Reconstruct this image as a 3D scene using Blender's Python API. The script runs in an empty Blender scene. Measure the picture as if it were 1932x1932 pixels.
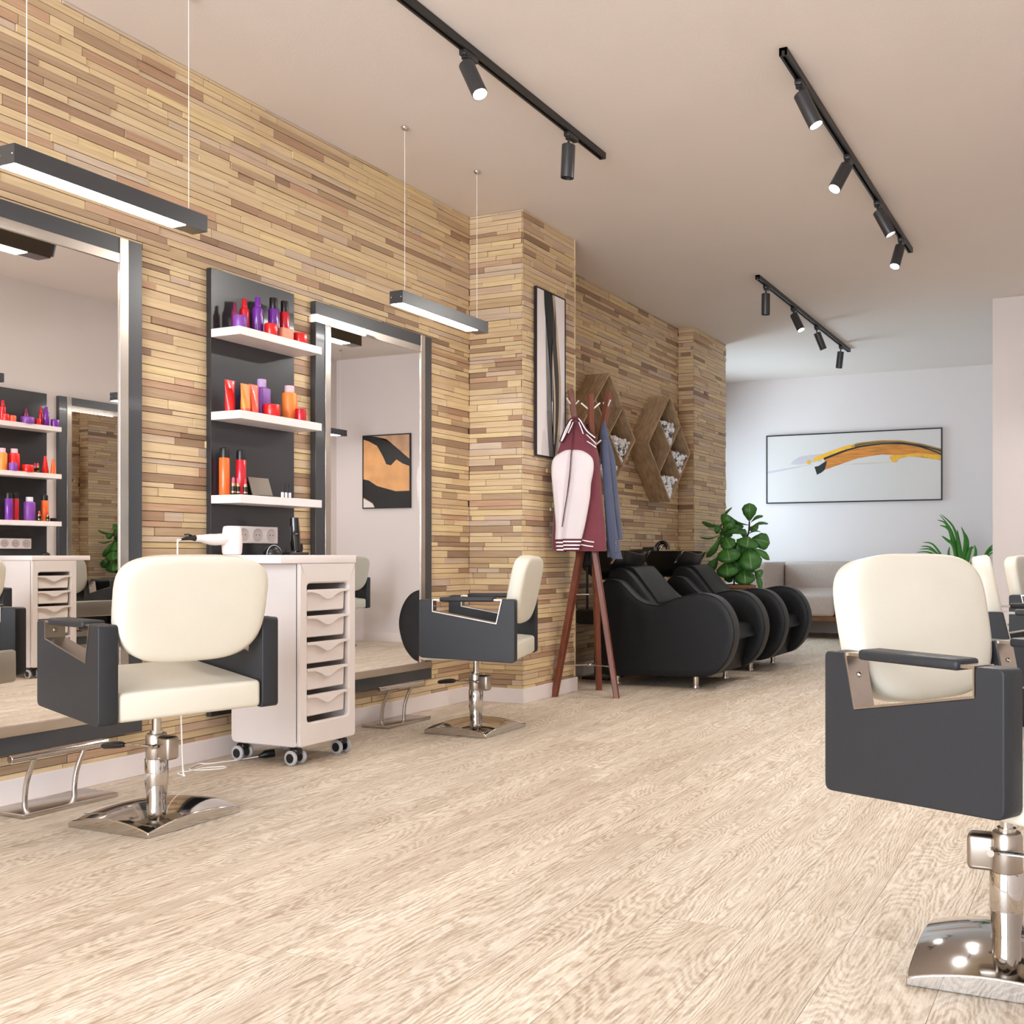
import bpy, bmesh, math, random
from mathutils import Vector, Matrix
random.seed(7)
PI = math.pi
SC = bpy.context.scene
COL = SC.collection

# ---------------------------------------------------------------- camera basis
TH = math.radians(22.653)
CAMZ = 0.92
FV = Vector((-math.sin(TH), math.cos(TH), 0))      # view axis on the floor plan
RV = Vector((math.cos(TH), math.sin(TH), 0))

def S(r, g, b):
    f = lambda c: (c/255/12.92) if c/255 <= .04045 else ((c/255+.055)/1.055)**2.4
    return (f(r), f(g), f(b), 1)

# ---------------------------------------------------------------- materials
def mat(name, col, rough=.5, metal=0, var=.06, scale=8, bump=0, bscale=60, coat=0, emit=None, estr=0, stretch=None, spec=None, sheen=0):
    m = bpy.data.materials.new(name); m.use_nodes = True
    nt = m.node_tree; N = nt.nodes; Lk = nt.links
    b = N['Principled BSDF']
    tc = N.new('ShaderNodeTexCoord'); mp = N.new('ShaderNodeMapping')
    if stretch: mp.inputs['Scale'].default_value = stretch
    Lk.new(tc.outputs['Object'], mp.inputs['Vector'])
    nz = N.new('ShaderNodeTexNoise'); nz.inputs['Scale'].default_value = scale; nz.inputs['Detail'].default_value = 4
    Lk.new(mp.outputs['Vector'], nz.inputs['Vector'])
    rp = N.new('ShaderNodeValToRGB')
    e = rp.color_ramp.elements
    e[0].position = .3; e[1].position = .7
    e[0].color = tuple(max(0, c*(1-var)) for c in col[:3]) + (1,)
    e[1].color = tuple(min(1, c*(1+var)) for c in col[:3]) + (1,)
    Lk.new(nz.outputs['Fac'], rp.inputs['Fac'])
    Lk.new(rp.outputs['Color'], b.inputs['Base Color'])
    b.inputs['Roughness'].default_value = rough
    b.inputs['Metallic'].default_value = metal
    if coat: b.inputs['Coat Weight'].default_value = coat; b.inputs['Coat Roughness'].default_value = .08
    if spec is not None: b.inputs['Specular IOR Level'].default_value = spec
    if sheen: b.inputs['Sheen Weight'].default_value = sheen
    if bump:
        n2 = N.new('ShaderNodeTexNoise'); n2.inputs['Scale'].default_value = bscale; n2.inputs['Detail'].default_value = 3
        Lk.new(mp.outputs['Vector'], n2.inputs['Vector'])
        bp = N.new('ShaderNodeBump'); bp.inputs['Strength'].default_value = bump; bp.inputs['Distance'].default_value = .004
        Lk.new(n2.outputs['Fac'], bp.inputs['Height']); Lk.new(bp.outputs['Normal'], b.inputs['Normal'])
    if emit:
        b.inputs['Emission Color'].default_value = emit; b.inputs['Emission Strength'].default_value = estr
    return m

M = {}
M['cream'] = mat('cream_leather', S(217,211,196), .42, var=.02, bump=.12, bscale=220)
M['char'] = mat('charcoal_leather', S(42,43,46), .45, spec=.3, var=.05, bump=.15, bscale=260)
M['chrome'] = mat('chrome', S(200,195,190), .07, 1, var=.01)
M['steel'] = mat('brushed_steel', S(190,180,171), .24, 1, var=.04, stretch=(40,1,1))
M['satin'] = mat('satin_steel', S(176,166,156), .3, 1, var=.03, scale=20)
M['dframe'] = mat('graphite_lacquer', S(58,59,62), .3, var=.03, coat=.25)
M['dpanel'] = mat('graphite_panel', S(42,42,45), .28, var=.03, coat=.3)
M['white'] = mat('white_lacquer', S(238,228,226), .35, var=.015)
M['trolley'] = mat('pale_plastic', S(226,217,213), .38, var=.015)
M['trolley_in'] = mat('trolley_inside', S(196,184,178), .6, var=.03)
M['black'] = mat('black_plastic', S(17,17,18), .32, var=.1)
M['gloss'] = mat('glossy_black', S(14,14,15), .08, var=.1, coat=.6)
M['rubber'] = mat('grey_rubber', S(178,178,180), .5, var=.04)
M['bleather'] = mat('black_leather', S(11,11,13), .5, spec=.3, var=.12, bump=.2, bscale=180)
M['bpiping'] = mat('black_leather_edge', S(40,40,41), .55, spec=.4, var=.08, bump=.2, bscale=160)
M['track'] = mat('track_black', S(34,33,33), .4, var=.08)
M['spot'] = mat('spot_black', S(52,51,52), .38, var=.06)
M['lens'] = mat('lamp_lens', S(255,250,240), .4, emit=(1,.96,.9,1), estr=30)
M['lensoff'] = mat('lamp_lens_off', S(190,188,182), .3)
M['led'] = mat('led_diffuser', S(255,255,255), .5, emit=(1,.985,.96,1), estr=46)
M['ledstrip'] = mat('mirror_led', S(255,255,255), .5, emit=(1,.985,.96,1), estr=1.6)  # emission imitates the pendant lamp mirrored in the frame metal
M['mirror'] = mat('mirror_glass', S(251,249,247), .004, 1, var=.002)
M['cable'] = mat('white_cable', S(236,230,222), .4)
M['wallw'] = mat('painted_wall', S(226,217,214), .75, var=.012, scale=2, bump=.05, bscale=300)
M['ceil'] = mat('painted_ceiling', S(226,216,208), .85, var=.012, scale=2, bump=.18, bscale=140)
M['base'] = mat('baseboard_white', S(232,222,219), .45, var=.012)
M['purple'] = mat('purple_gloss', S(112,38,150), .22, var=.04, coat=.4)
M['purple2'] = mat('violet_satin', S(128,66,160), .35, var=.04)
M['red'] = mat('red_gloss', S(196,20,40), .22, var=.04, coat=.4)
M['red2'] = mat('scarlet_gloss', S(222,32,28), .25, var=.04, coat=.3)
M['maroon'] = mat('dark_magenta', S(120,16,72), .22, var=.05, coat=.4)
M['orange'] = mat('orange_satin', S(248,138,58), .35, var=.03)
M['orange2'] = mat('orange_gloss', S(240,106,36), .3, var=.03, coat=.3)
M['coral'] = mat('coral_gloss', S(246,96,64), .3, var=.03, coat=.3)
M['peach'] = mat('peach_matte', S(240,156,126), .6, var=.04)
M['pinkcap'] = mat('pale_pink_cap', S(226,186,196), .5)
M['lilaccap'] = mat('lilac_cap', S(190,160,204), .5)
M['whitecap'] = mat('white_cap', S(232,226,232), .45)
M['gold'] = mat('gold_band', S(214,184,128), .25, 1)
M['lip1'] = mat('pink_lipstick', S(232,92,130), .4)
M['lip2'] = mat('red_lipstick', S(214,44,58), .4)
M['lip3'] = mat('magenta_lipstick', S(170,24,110), .4)
M['taupe'] = mat('taupe_card', S(140,128,114), .5, var=.03)
M['walnut'] = mat('red_brown_wood', S(112,58,38), .42, var=.22, scale=5, stretch=(14,14,1.2))
M['hexwood'] = mat('grey_brown_oak', S(176,150,120), .55, var=.26, scale=4, stretch=(12,3,3), bump=.15, bscale=40)
M['crystal'] = mat('white_crystal', S(250,250,252), .2, var=.03, coat=.3)
M['crystal2'] = mat('grey_crystal', S(120,120,126), .1, .6, var=.1)
M['burg'] = mat('burgundy_wool', S(112,48,60), .85, var=.1, bump=.3, bscale=300, sheen=.2)
M['burgd'] = mat('dark_burgundy_wool', S(84,30,42), .85, var=.1, bump=.3, bscale=300)
M['jwhite'] = mat('white_sleeve_fabric', S(222,211,213), .7, var=.02, bump=.2, bscale=90)
M['stripe'] = mat('white_knit_stripe', S(246,240,240), .8, var=.02)
M['blue'] = mat('slate_blue_wool', S(74,80,104), .85, var=.08, bump=.3, bscale=320, sheen=.2)
M['blackcloth'] = mat('black_cloth', S(24,24,26), .9, var=.1)
M['leaf'] = mat('fig_leaf', S(58,112,40), .42, var=.3, scale=6, bump=.2, bscale=40)
M['rib'] = mat('leaf_rib', S(122,158,78), .5, var=.1)
M['palm'] = mat('palm_leaf', S(60,128,40), .4, var=.25, scale=6)
M['stem'] = mat('plant_stem', S(52,40,28), .7, var=.2)
M['sofa'] = mat('beige_tweed', S(196,182,172), .9, var=.12, scale=40, stretch=(3,3,.6), bump=.5, bscale=200)
M['sofawood'] = mat('sofa_wood', S(128,84,48), .5, var=.2, stretch=(1,10,10))
M['pot'] = mat('pot_wood', S(150,118,90), .6, var=.2, stretch=(2,2,10))
M['soil'] = mat('soil', S(52,40,32), .95, var=.3, scale=30)
M['canvas'] = mat('white_canvas', S(232,226,226), .7, var=.012)
M['canvas2'] = mat('grey_canvas', S(216,209,204), .7, var=.03, scale=.8)
M['inkb'] = mat('black_ink', S(18,17,18), .5, var=.3)
M['inkg'] = mat('grey_ink', S(118,116,116), .6, var=.35, scale=30, stretch=(1,1,.1))
M['inkd'] = mat('dark_grey_ink', S(62,60,58), .6, var=.4, scale=30, stretch=(1,1,.1))
M['inkt'] = mat('tan_ink', S(196,174,148), .6, var=.15)
M['inky'] = mat('yellow_paint', S(236,178,52), .55, var=.15, scale=12)
M['inko'] = mat('ochre_paint', S(206,130,48), .55, var=.3, scale=12, stretch=(.4,1,5))
M['inkolive'] = mat('olive_paint', S(150,118,62), .55, var=.35, scale=14, stretch=(.3,1,6))
M['inkt2'] = mat('pale_tan_paint', S(212,200,184), .6, var=.06)
M['inkl'] = mat('lilac_paint', S(196,188,192), .6, var=.06)
M['inkp'] = mat('peach_paint', S(226,168,110), .6, var=.16, scale=5)
M['inks'] = mat('sand_paint', S(204,162,128), .6, var=.2, scale=6)
M['winframe'] = mat('window_frame', S(90,90,92), .4)
M['seam'] = mat('gap_dark', S(58,42,28), .9)
M['edgetrim'] = mat('pale_corner_trim', S(222,200,160), .5)

def glass_mat():
    m = bpy.data.materials.new('window_glass'); m.use_nodes = True
    nt = m.node_tree; N = nt.nodes; N.clear()
    o = N.new('ShaderNodeOutputMaterial'); mx = N.new('ShaderNodeMixShader'); t = N.new('ShaderNodeBsdfTransparent')
    g = N.new('ShaderNodeBsdfGlossy'); g.inputs['Roughness'].default_value = .02
    fr = N.new('ShaderNodeFresnel'); fr.inputs['IOR'].default_value = 1.25
    nt.links.new(fr.outputs[0], mx.inputs[0]); nt.links.new(t.outputs[0], mx.inputs[1]); nt.links.new(g.outputs[0], mx.inputs[2])
    nt.links.new(mx.outputs[0], o.inputs['Surface'])
    return m
M['glass'] = glass_mat()

def strip_wood():
    m = bpy.data.materials.new('mixed_wood_strips'); m.use_nodes = True
    nt = m.node_tree; N = nt.nodes; K = nt.links; b = N['Principled BSDF']
    geo = N.new('ShaderNodeNewGeometry'); tc = N.new('ShaderNodeTexCoord')
    sep = N.new('ShaderNodeSeparateXYZ'); K.new(tc.outputs['Object'], sep.inputs[0])
    add = N.new('ShaderNodeMath'); add.operation = 'ADD'; K.new(sep.outputs['X'], add.inputs[0]); K.new(sep.outputs['Y'], add.inputs[1])
    rm = N.new('ShaderNodeMath'); rm.operation = 'MULTIPLY'; rm.inputs[1].default_value = 37; K.new(geo.outputs['Random Per Island'], rm.inputs[0])
    cb = N.new('ShaderNodeCombineXYZ'); K.new(add.outputs[0], cb.inputs[0]); K.new(sep.outputs['Z'], cb.inputs[1]); K.new(rm.outputs[0], cb.inputs[2])
    mp = N.new('ShaderNodeMapping'); mp.inputs['Scale'].default_value = (3, 60, 1); K.new(cb.outputs[0], mp.inputs[0])
    nz = N.new('ShaderNodeTexNoise'); nz.inputs['Scale'].default_value = 1.6; nz.inputs['Detail'].default_value = 5; nz.inputs['Distortion'].default_value = .6
    K.new(mp.outputs[0], nz.inputs['Vector'])
    rp = N.new('ShaderNodeValToRGB'); cr = rp.color_ramp; cr.interpolation = 'LINEAR'
    cols = [(0,(146,116,92)),(.1,(180,152,122)),(.2,(208,180,142)),(.32,(222,196,154)),(.45,(212,186,148)),(.56,(228,204,162)),(.64,(200,178,158)),(.74,(216,190,150)),(.84,(228,204,154)),(.89,(164,132,106)),(.95,(200,162,130)),(1,(210,190,168))]
    while len(cr.elements) < len(cols): cr.elements.new(.5)
    for e, (p, c) in zip(cr.elements, cols): e.position = p; e.color = S(*c)
    K.new(geo.outputs['Random Per Island'], rp.inputs[0])
    r2 = N.new('ShaderNodeValToRGB'); r2.color_ramp.elements[0].position = .28; r2.color_ramp.elements[1].position = .62
    r2.color_ramp.elements[0].color = (.76,.72,.68,1); r2.color_ramp.elements[1].color = (1.0,1.0,1.0,1)
    K.new(nz.outputs['Fac'], r2.inputs[0])
    mx = N.new('ShaderNodeMix'); mx.data_type = 'RGBA'; mx.blend_type = 'MULTIPLY'; mx.inputs['Factor'].default_value = .75
    K.new(rp.outputs[0], mx.inputs['A']); K.new(r2.outputs[0], mx.inputs['B'])
    K.new(mx.outputs['Result'], b.inputs['Base Color'])
    b.inputs['Roughness'].default_value = .55
    bp = N.new('ShaderNodeBump'); bp.inputs['Strength'].default_value = .12; bp.inputs['Distance'].default_value = .003
    K.new(nz.outputs['Fac'], bp.inputs['Height']); K.new(bp.outputs['Normal'], b.inputs['Normal'])
    return m
M['strips'] = strip_wood()

def floor_wood():
    m = bpy.data.materials.new('embossed_oak_planks'); m.use_nodes = True
    nt = m.node_tree; N = nt.nodes; K = nt.links; b = N['Principled BSDF']
    def math_(op, a=None, c=None):
        n = N.new('ShaderNodeMath'); n.operation = op
        for i, v in enumerate((a, c)):
            if v is None: continue
            if isinstance(v, (int, float)): n.inputs[i].default_value = v
            else: K.new(v, n.inputs[i])
        return n.outputs[0]
    tc = N.new('ShaderNodeTexCoord'); sep = N.new('ShaderNodeSeparateXYZ'); K.new(tc.outputs['Object'], sep.inputs[0])
    x, y = sep.outputs['X'], sep.outputs['Y']
    W = .2395
    xs = math_('DIVIDE', math_('ADD', x, .806+W*40), W)
    row = math_('FLOOR', xs); fx = math_('FRACT', xs)
    wn = N.new('ShaderNodeTexWhiteNoise'); wn.noise_dimensions = '1D'; K.new(row, wn.inputs['W'])
    ys = math_('DIVIDE', math_('ADD', y, math_('ADD', math_('MULTIPLY', wn.outputs['Value'], 1.9), 20)), 1.9)
    seg = math_('FLOOR', ys); fy = math_('FRACT', ys)
    pid = math_('ADD', math_('MULTIPLY', row, 7.31), math_('MULTIPLY', seg, 3.17))
    wn2 = N.new('ShaderNodeTexWhiteNoise'); wn2.noise_dimensions = '1D'; K.new(pid, wn2.inputs['W'])
    rnd = wn2.outputs['Value']
    # joints
    ex = math_('MULTIPLY', math_('MINIMUM', fx, math_('SUBTRACT', 1, fx)), W)
    ey = math_('MULTIPLY', math_('MINIMUM', fy, math_('SUBTRACT', 1, fy)), 1.9)
    jx = math_('LESS_THAN', ex, .0008); jy = math_('LESS_THAN', ey, .0008)
    joint = math_('MAXIMUM', jx, math_('MULTIPLY', jy, .5))
    # plank space vector
    cb = N.new('ShaderNodeCombineXYZ'); K.new(x, cb.inputs[0]); K.new(y, cb.inputs[1]); K.new(math_('MULTIPLY', rnd, 91), cb.inputs[2])
    # cathedral growth rings: contour lines of a smooth stretched noise
    mp = N.new('ShaderNodeMapping'); mp.inputs['Scale'].default_value = (5.2, .95, 1); K.new(cb.outputs[0], mp.inputs[0])
    n1 = N.new('ShaderNodeTexNoise'); n1.inputs['Scale'].default_value = 1.15; n1.inputs['Detail'].default_value = 1.2; n1.inputs['Roughness'].default_value = .3; K.new(mp.outputs[0], n1.inputs['Vector'])
    mp2 = N.new('ShaderNodeMapping'); mp2.inputs['Scale'].default_value = (85, 38, 1); K.new(cb.outputs[0], mp2.inputs[0])
    n2 = N.new('ShaderNodeTexNoise'); n2.inputs['Scale'].default_value = 1; n2.inputs['Detail'].default_value = 3; K.new(mp2.outputs[0], n2.inputs['Vector'])
    ph = math_('ADD', math_('MULTIPLY', n1.outputs['Fac'], 250), math_('MULTIPLY', n2.outputs['Fac'], 9.0))
    ring = math_('ADD', math_('MULTIPLY', math_('SINE', ph), .5), .5)
    # fine straight pores
    mp3 = N.new('ShaderNodeMapping'); mp3.inputs['Scale'].default_value = (150, 9, 1); K.new(cb.outputs[0], mp3.inputs[0])
    n3 = N.new('ShaderNodeTexNoise'); n3.inputs['Scale'].default_value = 1; n3.inputs['Detail'].default_value = 4; K.new(mp3.outputs[0], n3.inputs['Vector'])
    # large tone
    mp4 = N.new('ShaderNodeMapping'); mp4.inputs['Scale'].default_value = (7, .8, 1); K.new(cb.outputs[0], mp4.inputs[0])
    n4 = N.new('ShaderNodeTexNoise'); n4.inputs['Scale'].default_value = 1; n4.inputs['Detail'].default_value = 3; K.new(mp4.outputs[0], n4.inputs['Vector'])
    g = math_('ADD', math_('MULTIPLY', ring, .21), math_('MULTIPLY', n3.outputs['Fac'], .85))
    rp = N.new('ShaderNodeValToRGB'); e = rp.color_ramp.elements
    e[0].position = .3; e[0].color = S(170,150,128); e[1].position = .82; e[1].color = S(236,227,214)
    e2 = rp.color_ramp.elements.new(.52); e2.color = S(212,197,178)
    K.new(g, rp.inputs[0])
    rp4 = N.new('ShaderNodeValToRGB'); rp4.color_ramp.elements[0].color = (.80,.76,.71,1); rp4.color_ramp.elements[0].position = .3; rp4.color_ramp.elements[1].color = (1,1,1,1); rp4.color_ramp.elements[1].position = .65
    K.new(n4.outputs['Fac'], rp4.inputs[0])
    mx = N.new('ShaderNodeMix'); mx.data_type = 'RGBA'; mx.blend_type = 'MULTIPLY'; mx.inputs['Factor'].default_value = 1
    K.new(rp.outputs[0], mx.inputs['A']); K.new(rp4.outputs[0], mx.inputs['B'])
    rpt = N.new('ShaderNodeValToRGB'); rpt.color_ramp.elements[0].color = (.95,.94,.93,1); rpt.color_ramp.elements[1].color = (1,.99,.97,1); K.new(rnd, rpt.inputs[0])
    mxt = N.new('ShaderNodeMix'); mxt.data_type = 'RGBA'; mxt.blend_type = 'MULTIPLY'; mxt.inputs['Factor'].default_value = 1
    K.new(mx.outputs['Result'], mxt.inputs['A']); K.new(rpt.outputs[0], mxt.inputs['B'])
    mj = N.new('ShaderNodeMix'); mj.data_type = 'RGBA'; K.new(joint, mj.inputs['Factor']); K.new(mxt.outputs['Result'], mj.inputs['A']); mj.inputs['B'].default_value = S(112,90,70)
    K.new(mj.outputs['Result'], b.inputs['Base Color'])
    b.inputs['Roughness'].default_value = .5
    hh = math_('SUBTRACT', g, math_('MULTIPLY', joint, 1.2))
    bp = N.new('ShaderNodeBump'); bp.inputs['Strength'].default_value = .5; bp.inputs['Distance'].default_value = .004
    K.new(hh, bp.inputs['Height']); K.new(bp.outputs['Normal'], b.inputs['Normal'])
    return m
M['floor'] = floor_wood()

# ---------------------------------------------------------------- helpers
def B(): return bmesh.new()

def obj(name, bm, mats, parent=None, smooth=True, ang=38, loc=None, bev=0, bseg=2, tri=False, flat=False):
    bmesh.ops.recalc_face_normals(bm, faces=bm.faces)
    big = [f for f in bm.faces if len(f.verts) > 4]
    if big and tri: bmesh.ops.triangulate(bm, faces=big, ngon_method='EAR_CLIP')
    me = bpy.data.meshes.new(name); bm.to_mesh(me); bm.free()
    if not isinstance(mats, (list, tuple)): mats = [mats]
    for m in mats: me.materials.append(M[m] if isinstance(m, str) else m)
    if smooth:
        me.polygons.foreach_set('use_smooth', [True]*len(me.polygons))
        me.set_sharp_from_angle(angle=math.radians(ang))
        if flat:
            for p in me.polygons:
                if len(p.vertices) == 3 and p.area > 1e-6: p.use_smooth = False
    o = bpy.data.objects.new(name, me); COL.objects.link(o)
    if parent: o.parent = parent
    if loc: o.location = loc
    if bev:
        md = o.modifiers.new('bevel', 'BEVEL'); md.width = bev; md.segments = bseg; md.limit_method = 'ANGLE'; md.angle_limit = math.radians(40)
        md.harden_normals = False
    return o

def tag(o, label, cat, group=None, kind=None):
    if label: o['label'] = label
    if cat: o['category'] = cat
    if group: o['group'] = group
    if kind: o['kind'] = kind
    return o

def thing(name, label, cat, loc=(0,0,0), rotz=0, group=None):
    o = bpy.data.objects.new(name, None); COL.objects.link(o)
    o.empty_display_size = .1
    o.location = loc; o.rotation_euler = (0, 0, rotz)
    return tag(o, label, cat, group)

def dup(root, loc, rotz=None, label=None, group=None):
    r = root.copy(); COL.objects.link(r); r.location = loc
    if rotz is not None: r.rotation_euler = (0, 0, rotz)
    if label: r['label'] = label
    if group: r['group'] = group
    for ch in list(root.children):
        c = ch.copy(); COL.objects.link(c); c.parent = r
        for g in list(ch.children):
            d = g.copy(); COL.objects.link(d); d.parent = c
    return r

def struct(name, bm, m, **kw):
    o = obj(name, bm, m, **kw); o['kind'] = 'structure'; return o

def box(bm, lo, hi, mi=0):
    x0,y0,z0 = lo; x1,y1,z1 = hi
    v = [bm.verts.new(p) for p in ((x0,y0,z0),(x1,y0,z0),(x1,y1,z0),(x0,y1,z0),(x0,y0,z1),(x1,y0,z1),(x1,y1,z1),(x0,y1,z1))]
    fs = []
    for f in ((0,3,2,1),(4,5,6,7),(0,1,5,4),(1,2,6,5),(2,3,7,6),(3,0,4,7)):
        fc = bm.faces.new([v[i] for i in f]); fc.material_index = mi; fs.append(fc)
    return v, fs

def rbox(bm, lo, hi, r, seg=3, mi=0):
    v, fs = box(bm, lo, hi, mi)
    es = list({e for f in fs for e in f.edges})
    bmesh.ops.bevel(bm, geom=es, offset=r, segments=seg, affect='EDGES', profile=.5, clamp_overlap=True)

def frame(p0, p1):
    d = (Vector(p1)-Vector(p0)).normalized()
    up = Vector((0,0,1)) if abs(d.z) < .95 else Vector((1,0,0))
    a = d.cross(up).normalized(); b = d.cross(a).normalized()
    return d, a, b

def cyl(bm, p0, p1, r0, r1=None, seg=20, caps=True, mi=0):
    if r1 is None: r1 = r0
    p0 = Vector(p0); p1 = Vector(p1); d, a, b = frame(p0, p1)
    R0 = [bm.verts.new(p0 + r0*(math.cos(t)*a+math.sin(t)*b)) for t in [2*PI*i/seg for i in range(seg)]]
    R1 = [bm.verts.new(p1 + r1*(math.cos(t)*a+math.sin(t)*b)) for t in [2*PI*i/seg for i in range(seg)]]
    for i in range(seg):
        f = bm.faces.new((R0[i], R0[(i+1)%seg], R1[(i+1)%seg], R1[i])); f.material_index = mi
    if caps:
        bm.faces.new(R0).material_index = mi; bm.faces.new(R1).material_index = mi

def smoothpts(pts, n=6):
    P = [Vector(p) for p in pts]; out = []
    for i in range(len(P)-1):
        p0 = P[max(i-1,0)]; p1 = P[i]; p2 = P[i+1]; p3 = P[min(i+2,len(P)-1)]
        for k in range(n):
            t = k/n
            out.append(.5*((2*p1)+(-p0+p2)*t+(2*p0-5*p1+4*p2-p3)*t*t+(-p0+3*p1-3*p2+p3)*t**3))
    out.append(P[-1]); return out

def smoothloop(pts, n=5):
    P = [Vector(p) for p in pts]; L = len(P); out = []
    for i in range(L):
        p0,p1,p2,p3 = P[i-1],P[i],P[(i+1)%L],P[(i+2)%L]
        for k in range(n):
            t = k/n
            out.append(.5*((2*p1)+(-p0+p2)*t+(2*p0-5*p1+4*p2-p3)*t*t+(-p0+3*p1-3*p2+p3)*t**3))
    return out

def tube(bm, pts, r, seg=10, caps=True, mi=0, rfun=None):
    P = [Vector(p) for p in pts]; rings = []
    prev = None
    for i, p in enumerate(P):
        d = (P[min(i+1,len(P)-1)]-P[max(i-1,0)])
        if d.length < 1e-9: d = Vector((0,0,1))
        d.normalize()
        if prev is None:
            up = Vector((0,0,1)) if abs(d.z) < .9 else Vector((1,0,0))
            a = d.cross(up).normalized()
        else:
            a = (prev - d*prev.dot(d)).normalized()
        prev = a; b = d.cross(a)
        rr = rfun(i/(len(P)-1)) if rfun else r
        rings.append([bm.verts.new(p+rr*(math.cos(t)*a+math.sin(t)*b)) for t in [2*PI*k/seg for k in range(seg)]])
    for A, C in zip(rings, rings[1:]):
        for k in range(seg):
            bm.faces.new((A[k], A[(k+1)%seg], C[(k+1)%seg], C[k])).material_index = mi
    if caps:
        bm.faces.new(rings[0]).material_index = mi; bm.faces.new(rings[-1]).material_index = mi

def loft(bm, rings, caps=True, mis=None, closed=True):
    R = [[bm.verts.new(p) for p in r] for r in rings]
    n = len(R[0])
    for i, (A, C) in enumerate(zip(R, R[1:])):
        for k in range(n if closed else n-1):
            f = bm.faces.new((A[k], A[(k+1)%n], C[(k+1)%n], C[k]))
            if mis: f.material_index = mis[i]
    if caps and closed:
        f = bm.faces.new(R[0]); f.material_index = mis[0] if mis else 0
        f = bm.faces.new(R[-1]); f.material_index = mis[-1] if mis else 0
    return R

def lathe(bm, prof, c=(0,0,0), seg=24, mis=None, sx=1, sy=1):
    c = Vector(c)
    rings = [[c+Vector((max(r,1e-4)*math.cos(t)*sx, max(r,1e-4)*math.sin(t)*sy, z)) for t in [2*PI*k/seg for k in range(seg)]] for r, z in prof]
    loft(bm, rings, True, mis)

def prism(bm, poly, mapf, t0, t1, mi=0):
    A = [bm.verts.new(mapf(u, v, t0)) for u, v in poly]; C = [bm.verts.new(mapf(u, v, t1)) for u, v in poly]
    n = len(poly)
    for i in range(n): bm.faces.new((A[i], A[(i+1)%n], C[(i+1)%n], C[i])).material_index = mi
    bm.faces.new(A).material_index = mi; bm.faces.new(C).material_index = mi

def roundpoly(pts, rads, seg=4):
    out = []; n = len(pts)
    for i, p in enumerate(pts):
        r = rads[i] if isinstance(rads, (list, tuple)) else rads
        if r <= 0: out.append(p); continue
        P = Vector(p); a = (Vector(pts[i-1])-P); b = (Vector(pts[(i+1)%n])-P)
        r2 = min(r, a.length*.45, b.length*.45)
        A = P+a.normalized()*r2; Bp = P+b.normalized()*r2
        for k in range(seg+1):
            t = k/seg
            q = A*(1-t)**2+P*2*t*(1-t)+Bp*t*t
            out.append((q.x, q.y))
    return out

def inset2d(poly, d):
    n = len(poly); P = [Vector(p) for p in poly]
    area = sum(P[i].x*P[(i+1)%n].y-P[(i+1)%n].x*P[i].y for i in range(n))
    s = 1 if area > 0 else -1; out = []
    for i in range(n):
        t = (P[(i+1)%n]-P[i-1]).normalized(); nrm = Vector((-t.y, t.x))*s
        out.append(P[i]+nrm*d)
    return out

def ringext(bm, poly, mapf, levels, mis=None):
    rings = []
    for t, ins in levels:
        q = inset2d(poly, ins) if ins else [Vector(p) for p in poly]
        rings.append([mapf(p.x, p.y, t) for p in q])
    loft(bm, rings, True, mis)

def quad(bm, pts, mi=0):
    bm.faces.new([bm.verts.new(p) for p in pts]).material_index = mi

# ---------------------------------------------------------------- setting
H = 3.088; WX = -3.753; OX = .43
bm = B(); box(bm, (-5.2,-2.2,-.12), (OX+.2,12.1,0)); struct('floor', bm, 'floor', smooth=False)
bm = B(); box(bm, (-5.2,-2.2,H), (OX+.2,12.1,H+.12)); struct('ceiling', bm, 'ceil', smooth=False)
# left feature wall: rows of wood strips of uneven length, face by face
rows = []; z = .085
rr = random.Random(3)
while z < H-.004:
    h = rr.choice([.022,.026,.03,.03,.034,.038,.042]); z2 = min(z+h, H-.001)
    if H-z2 < .014: z2 = H-.001
    rows.append((z, z2)); z = z2
def strip_face(bm, o, u, L, nrm, seed, body):
    o = Vector(o); u = Vector(u); nrm = Vector(nrm); r = random.Random(seed)
    for (z0, z1) in rows:
        s = -r.random()*.3
        while s < L:
            l = r.choice([.1,.16,.22,.28,.34,.42,.5,.62]); a = max(s, 0); e = min(s+l, L)
            if e-a > .012:
                d = r.choice([.005,.006,.008,.008,.010,.013])
                g = .0013
                p = [o+u*(a+g)+Vector((0,0,z0+g)), o+u*(e-g)+Vector((0,0,z0+g)), o+u*(e-g)+Vector((0,0,z1-g)), o+u*(a+g)+Vector((0,0,z1-g))]
                A = [bm.verts.new(q) for q in p]; C = [bm.verts.new(q+nrm*d) for q in p]
                bm.faces.new(C).material_index = 0
                for i in range(4): bm.faces.new((A[i], A[(i+1)%4], C[(i+1)%4], C[i])).material_index = 0
            s += l
bm = B()
t = .008
PXF = -3.355; P2F = -3.587
strip_face(bm, (WX-t,-2.0,0), (0,1,0), 7.435, (1,0,0), 11, 0)
strip_face(bm, (WX,5.435+t,0), (1,0,0), PXF-WX-t, (0,-1,0), 12, 0)
strip_face(bm, (PXF-t,5.435,0), (0,1,0), .67, (1,0,0), 13, 0)
strip_face(bm, (WX,6.105-t,0), (1,0,0), PXF-WX-t, (0,1,0), 14, 0)
strip_face(bm, (WX-t,6.105,0), (0,1,0), 2.747, (1,0,0), 15, 0)
strip_face(bm, (WX,8.852+t,0), (1,0,0), P2F-WX-t, (0,-1,0), 16, 0)
strip_face(bm, (P2F-t,8.852,0), (0,1,0), .863, (1,0,0), 17, 0)
box(bm, (WX-.2,-2.2,0), (WX-t+.001,9.7,H), 1)
box(bm, (WX-t,5.435+t-.001,0), (PXF-t+.001,6.105-t+.001,H), 1)
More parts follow.
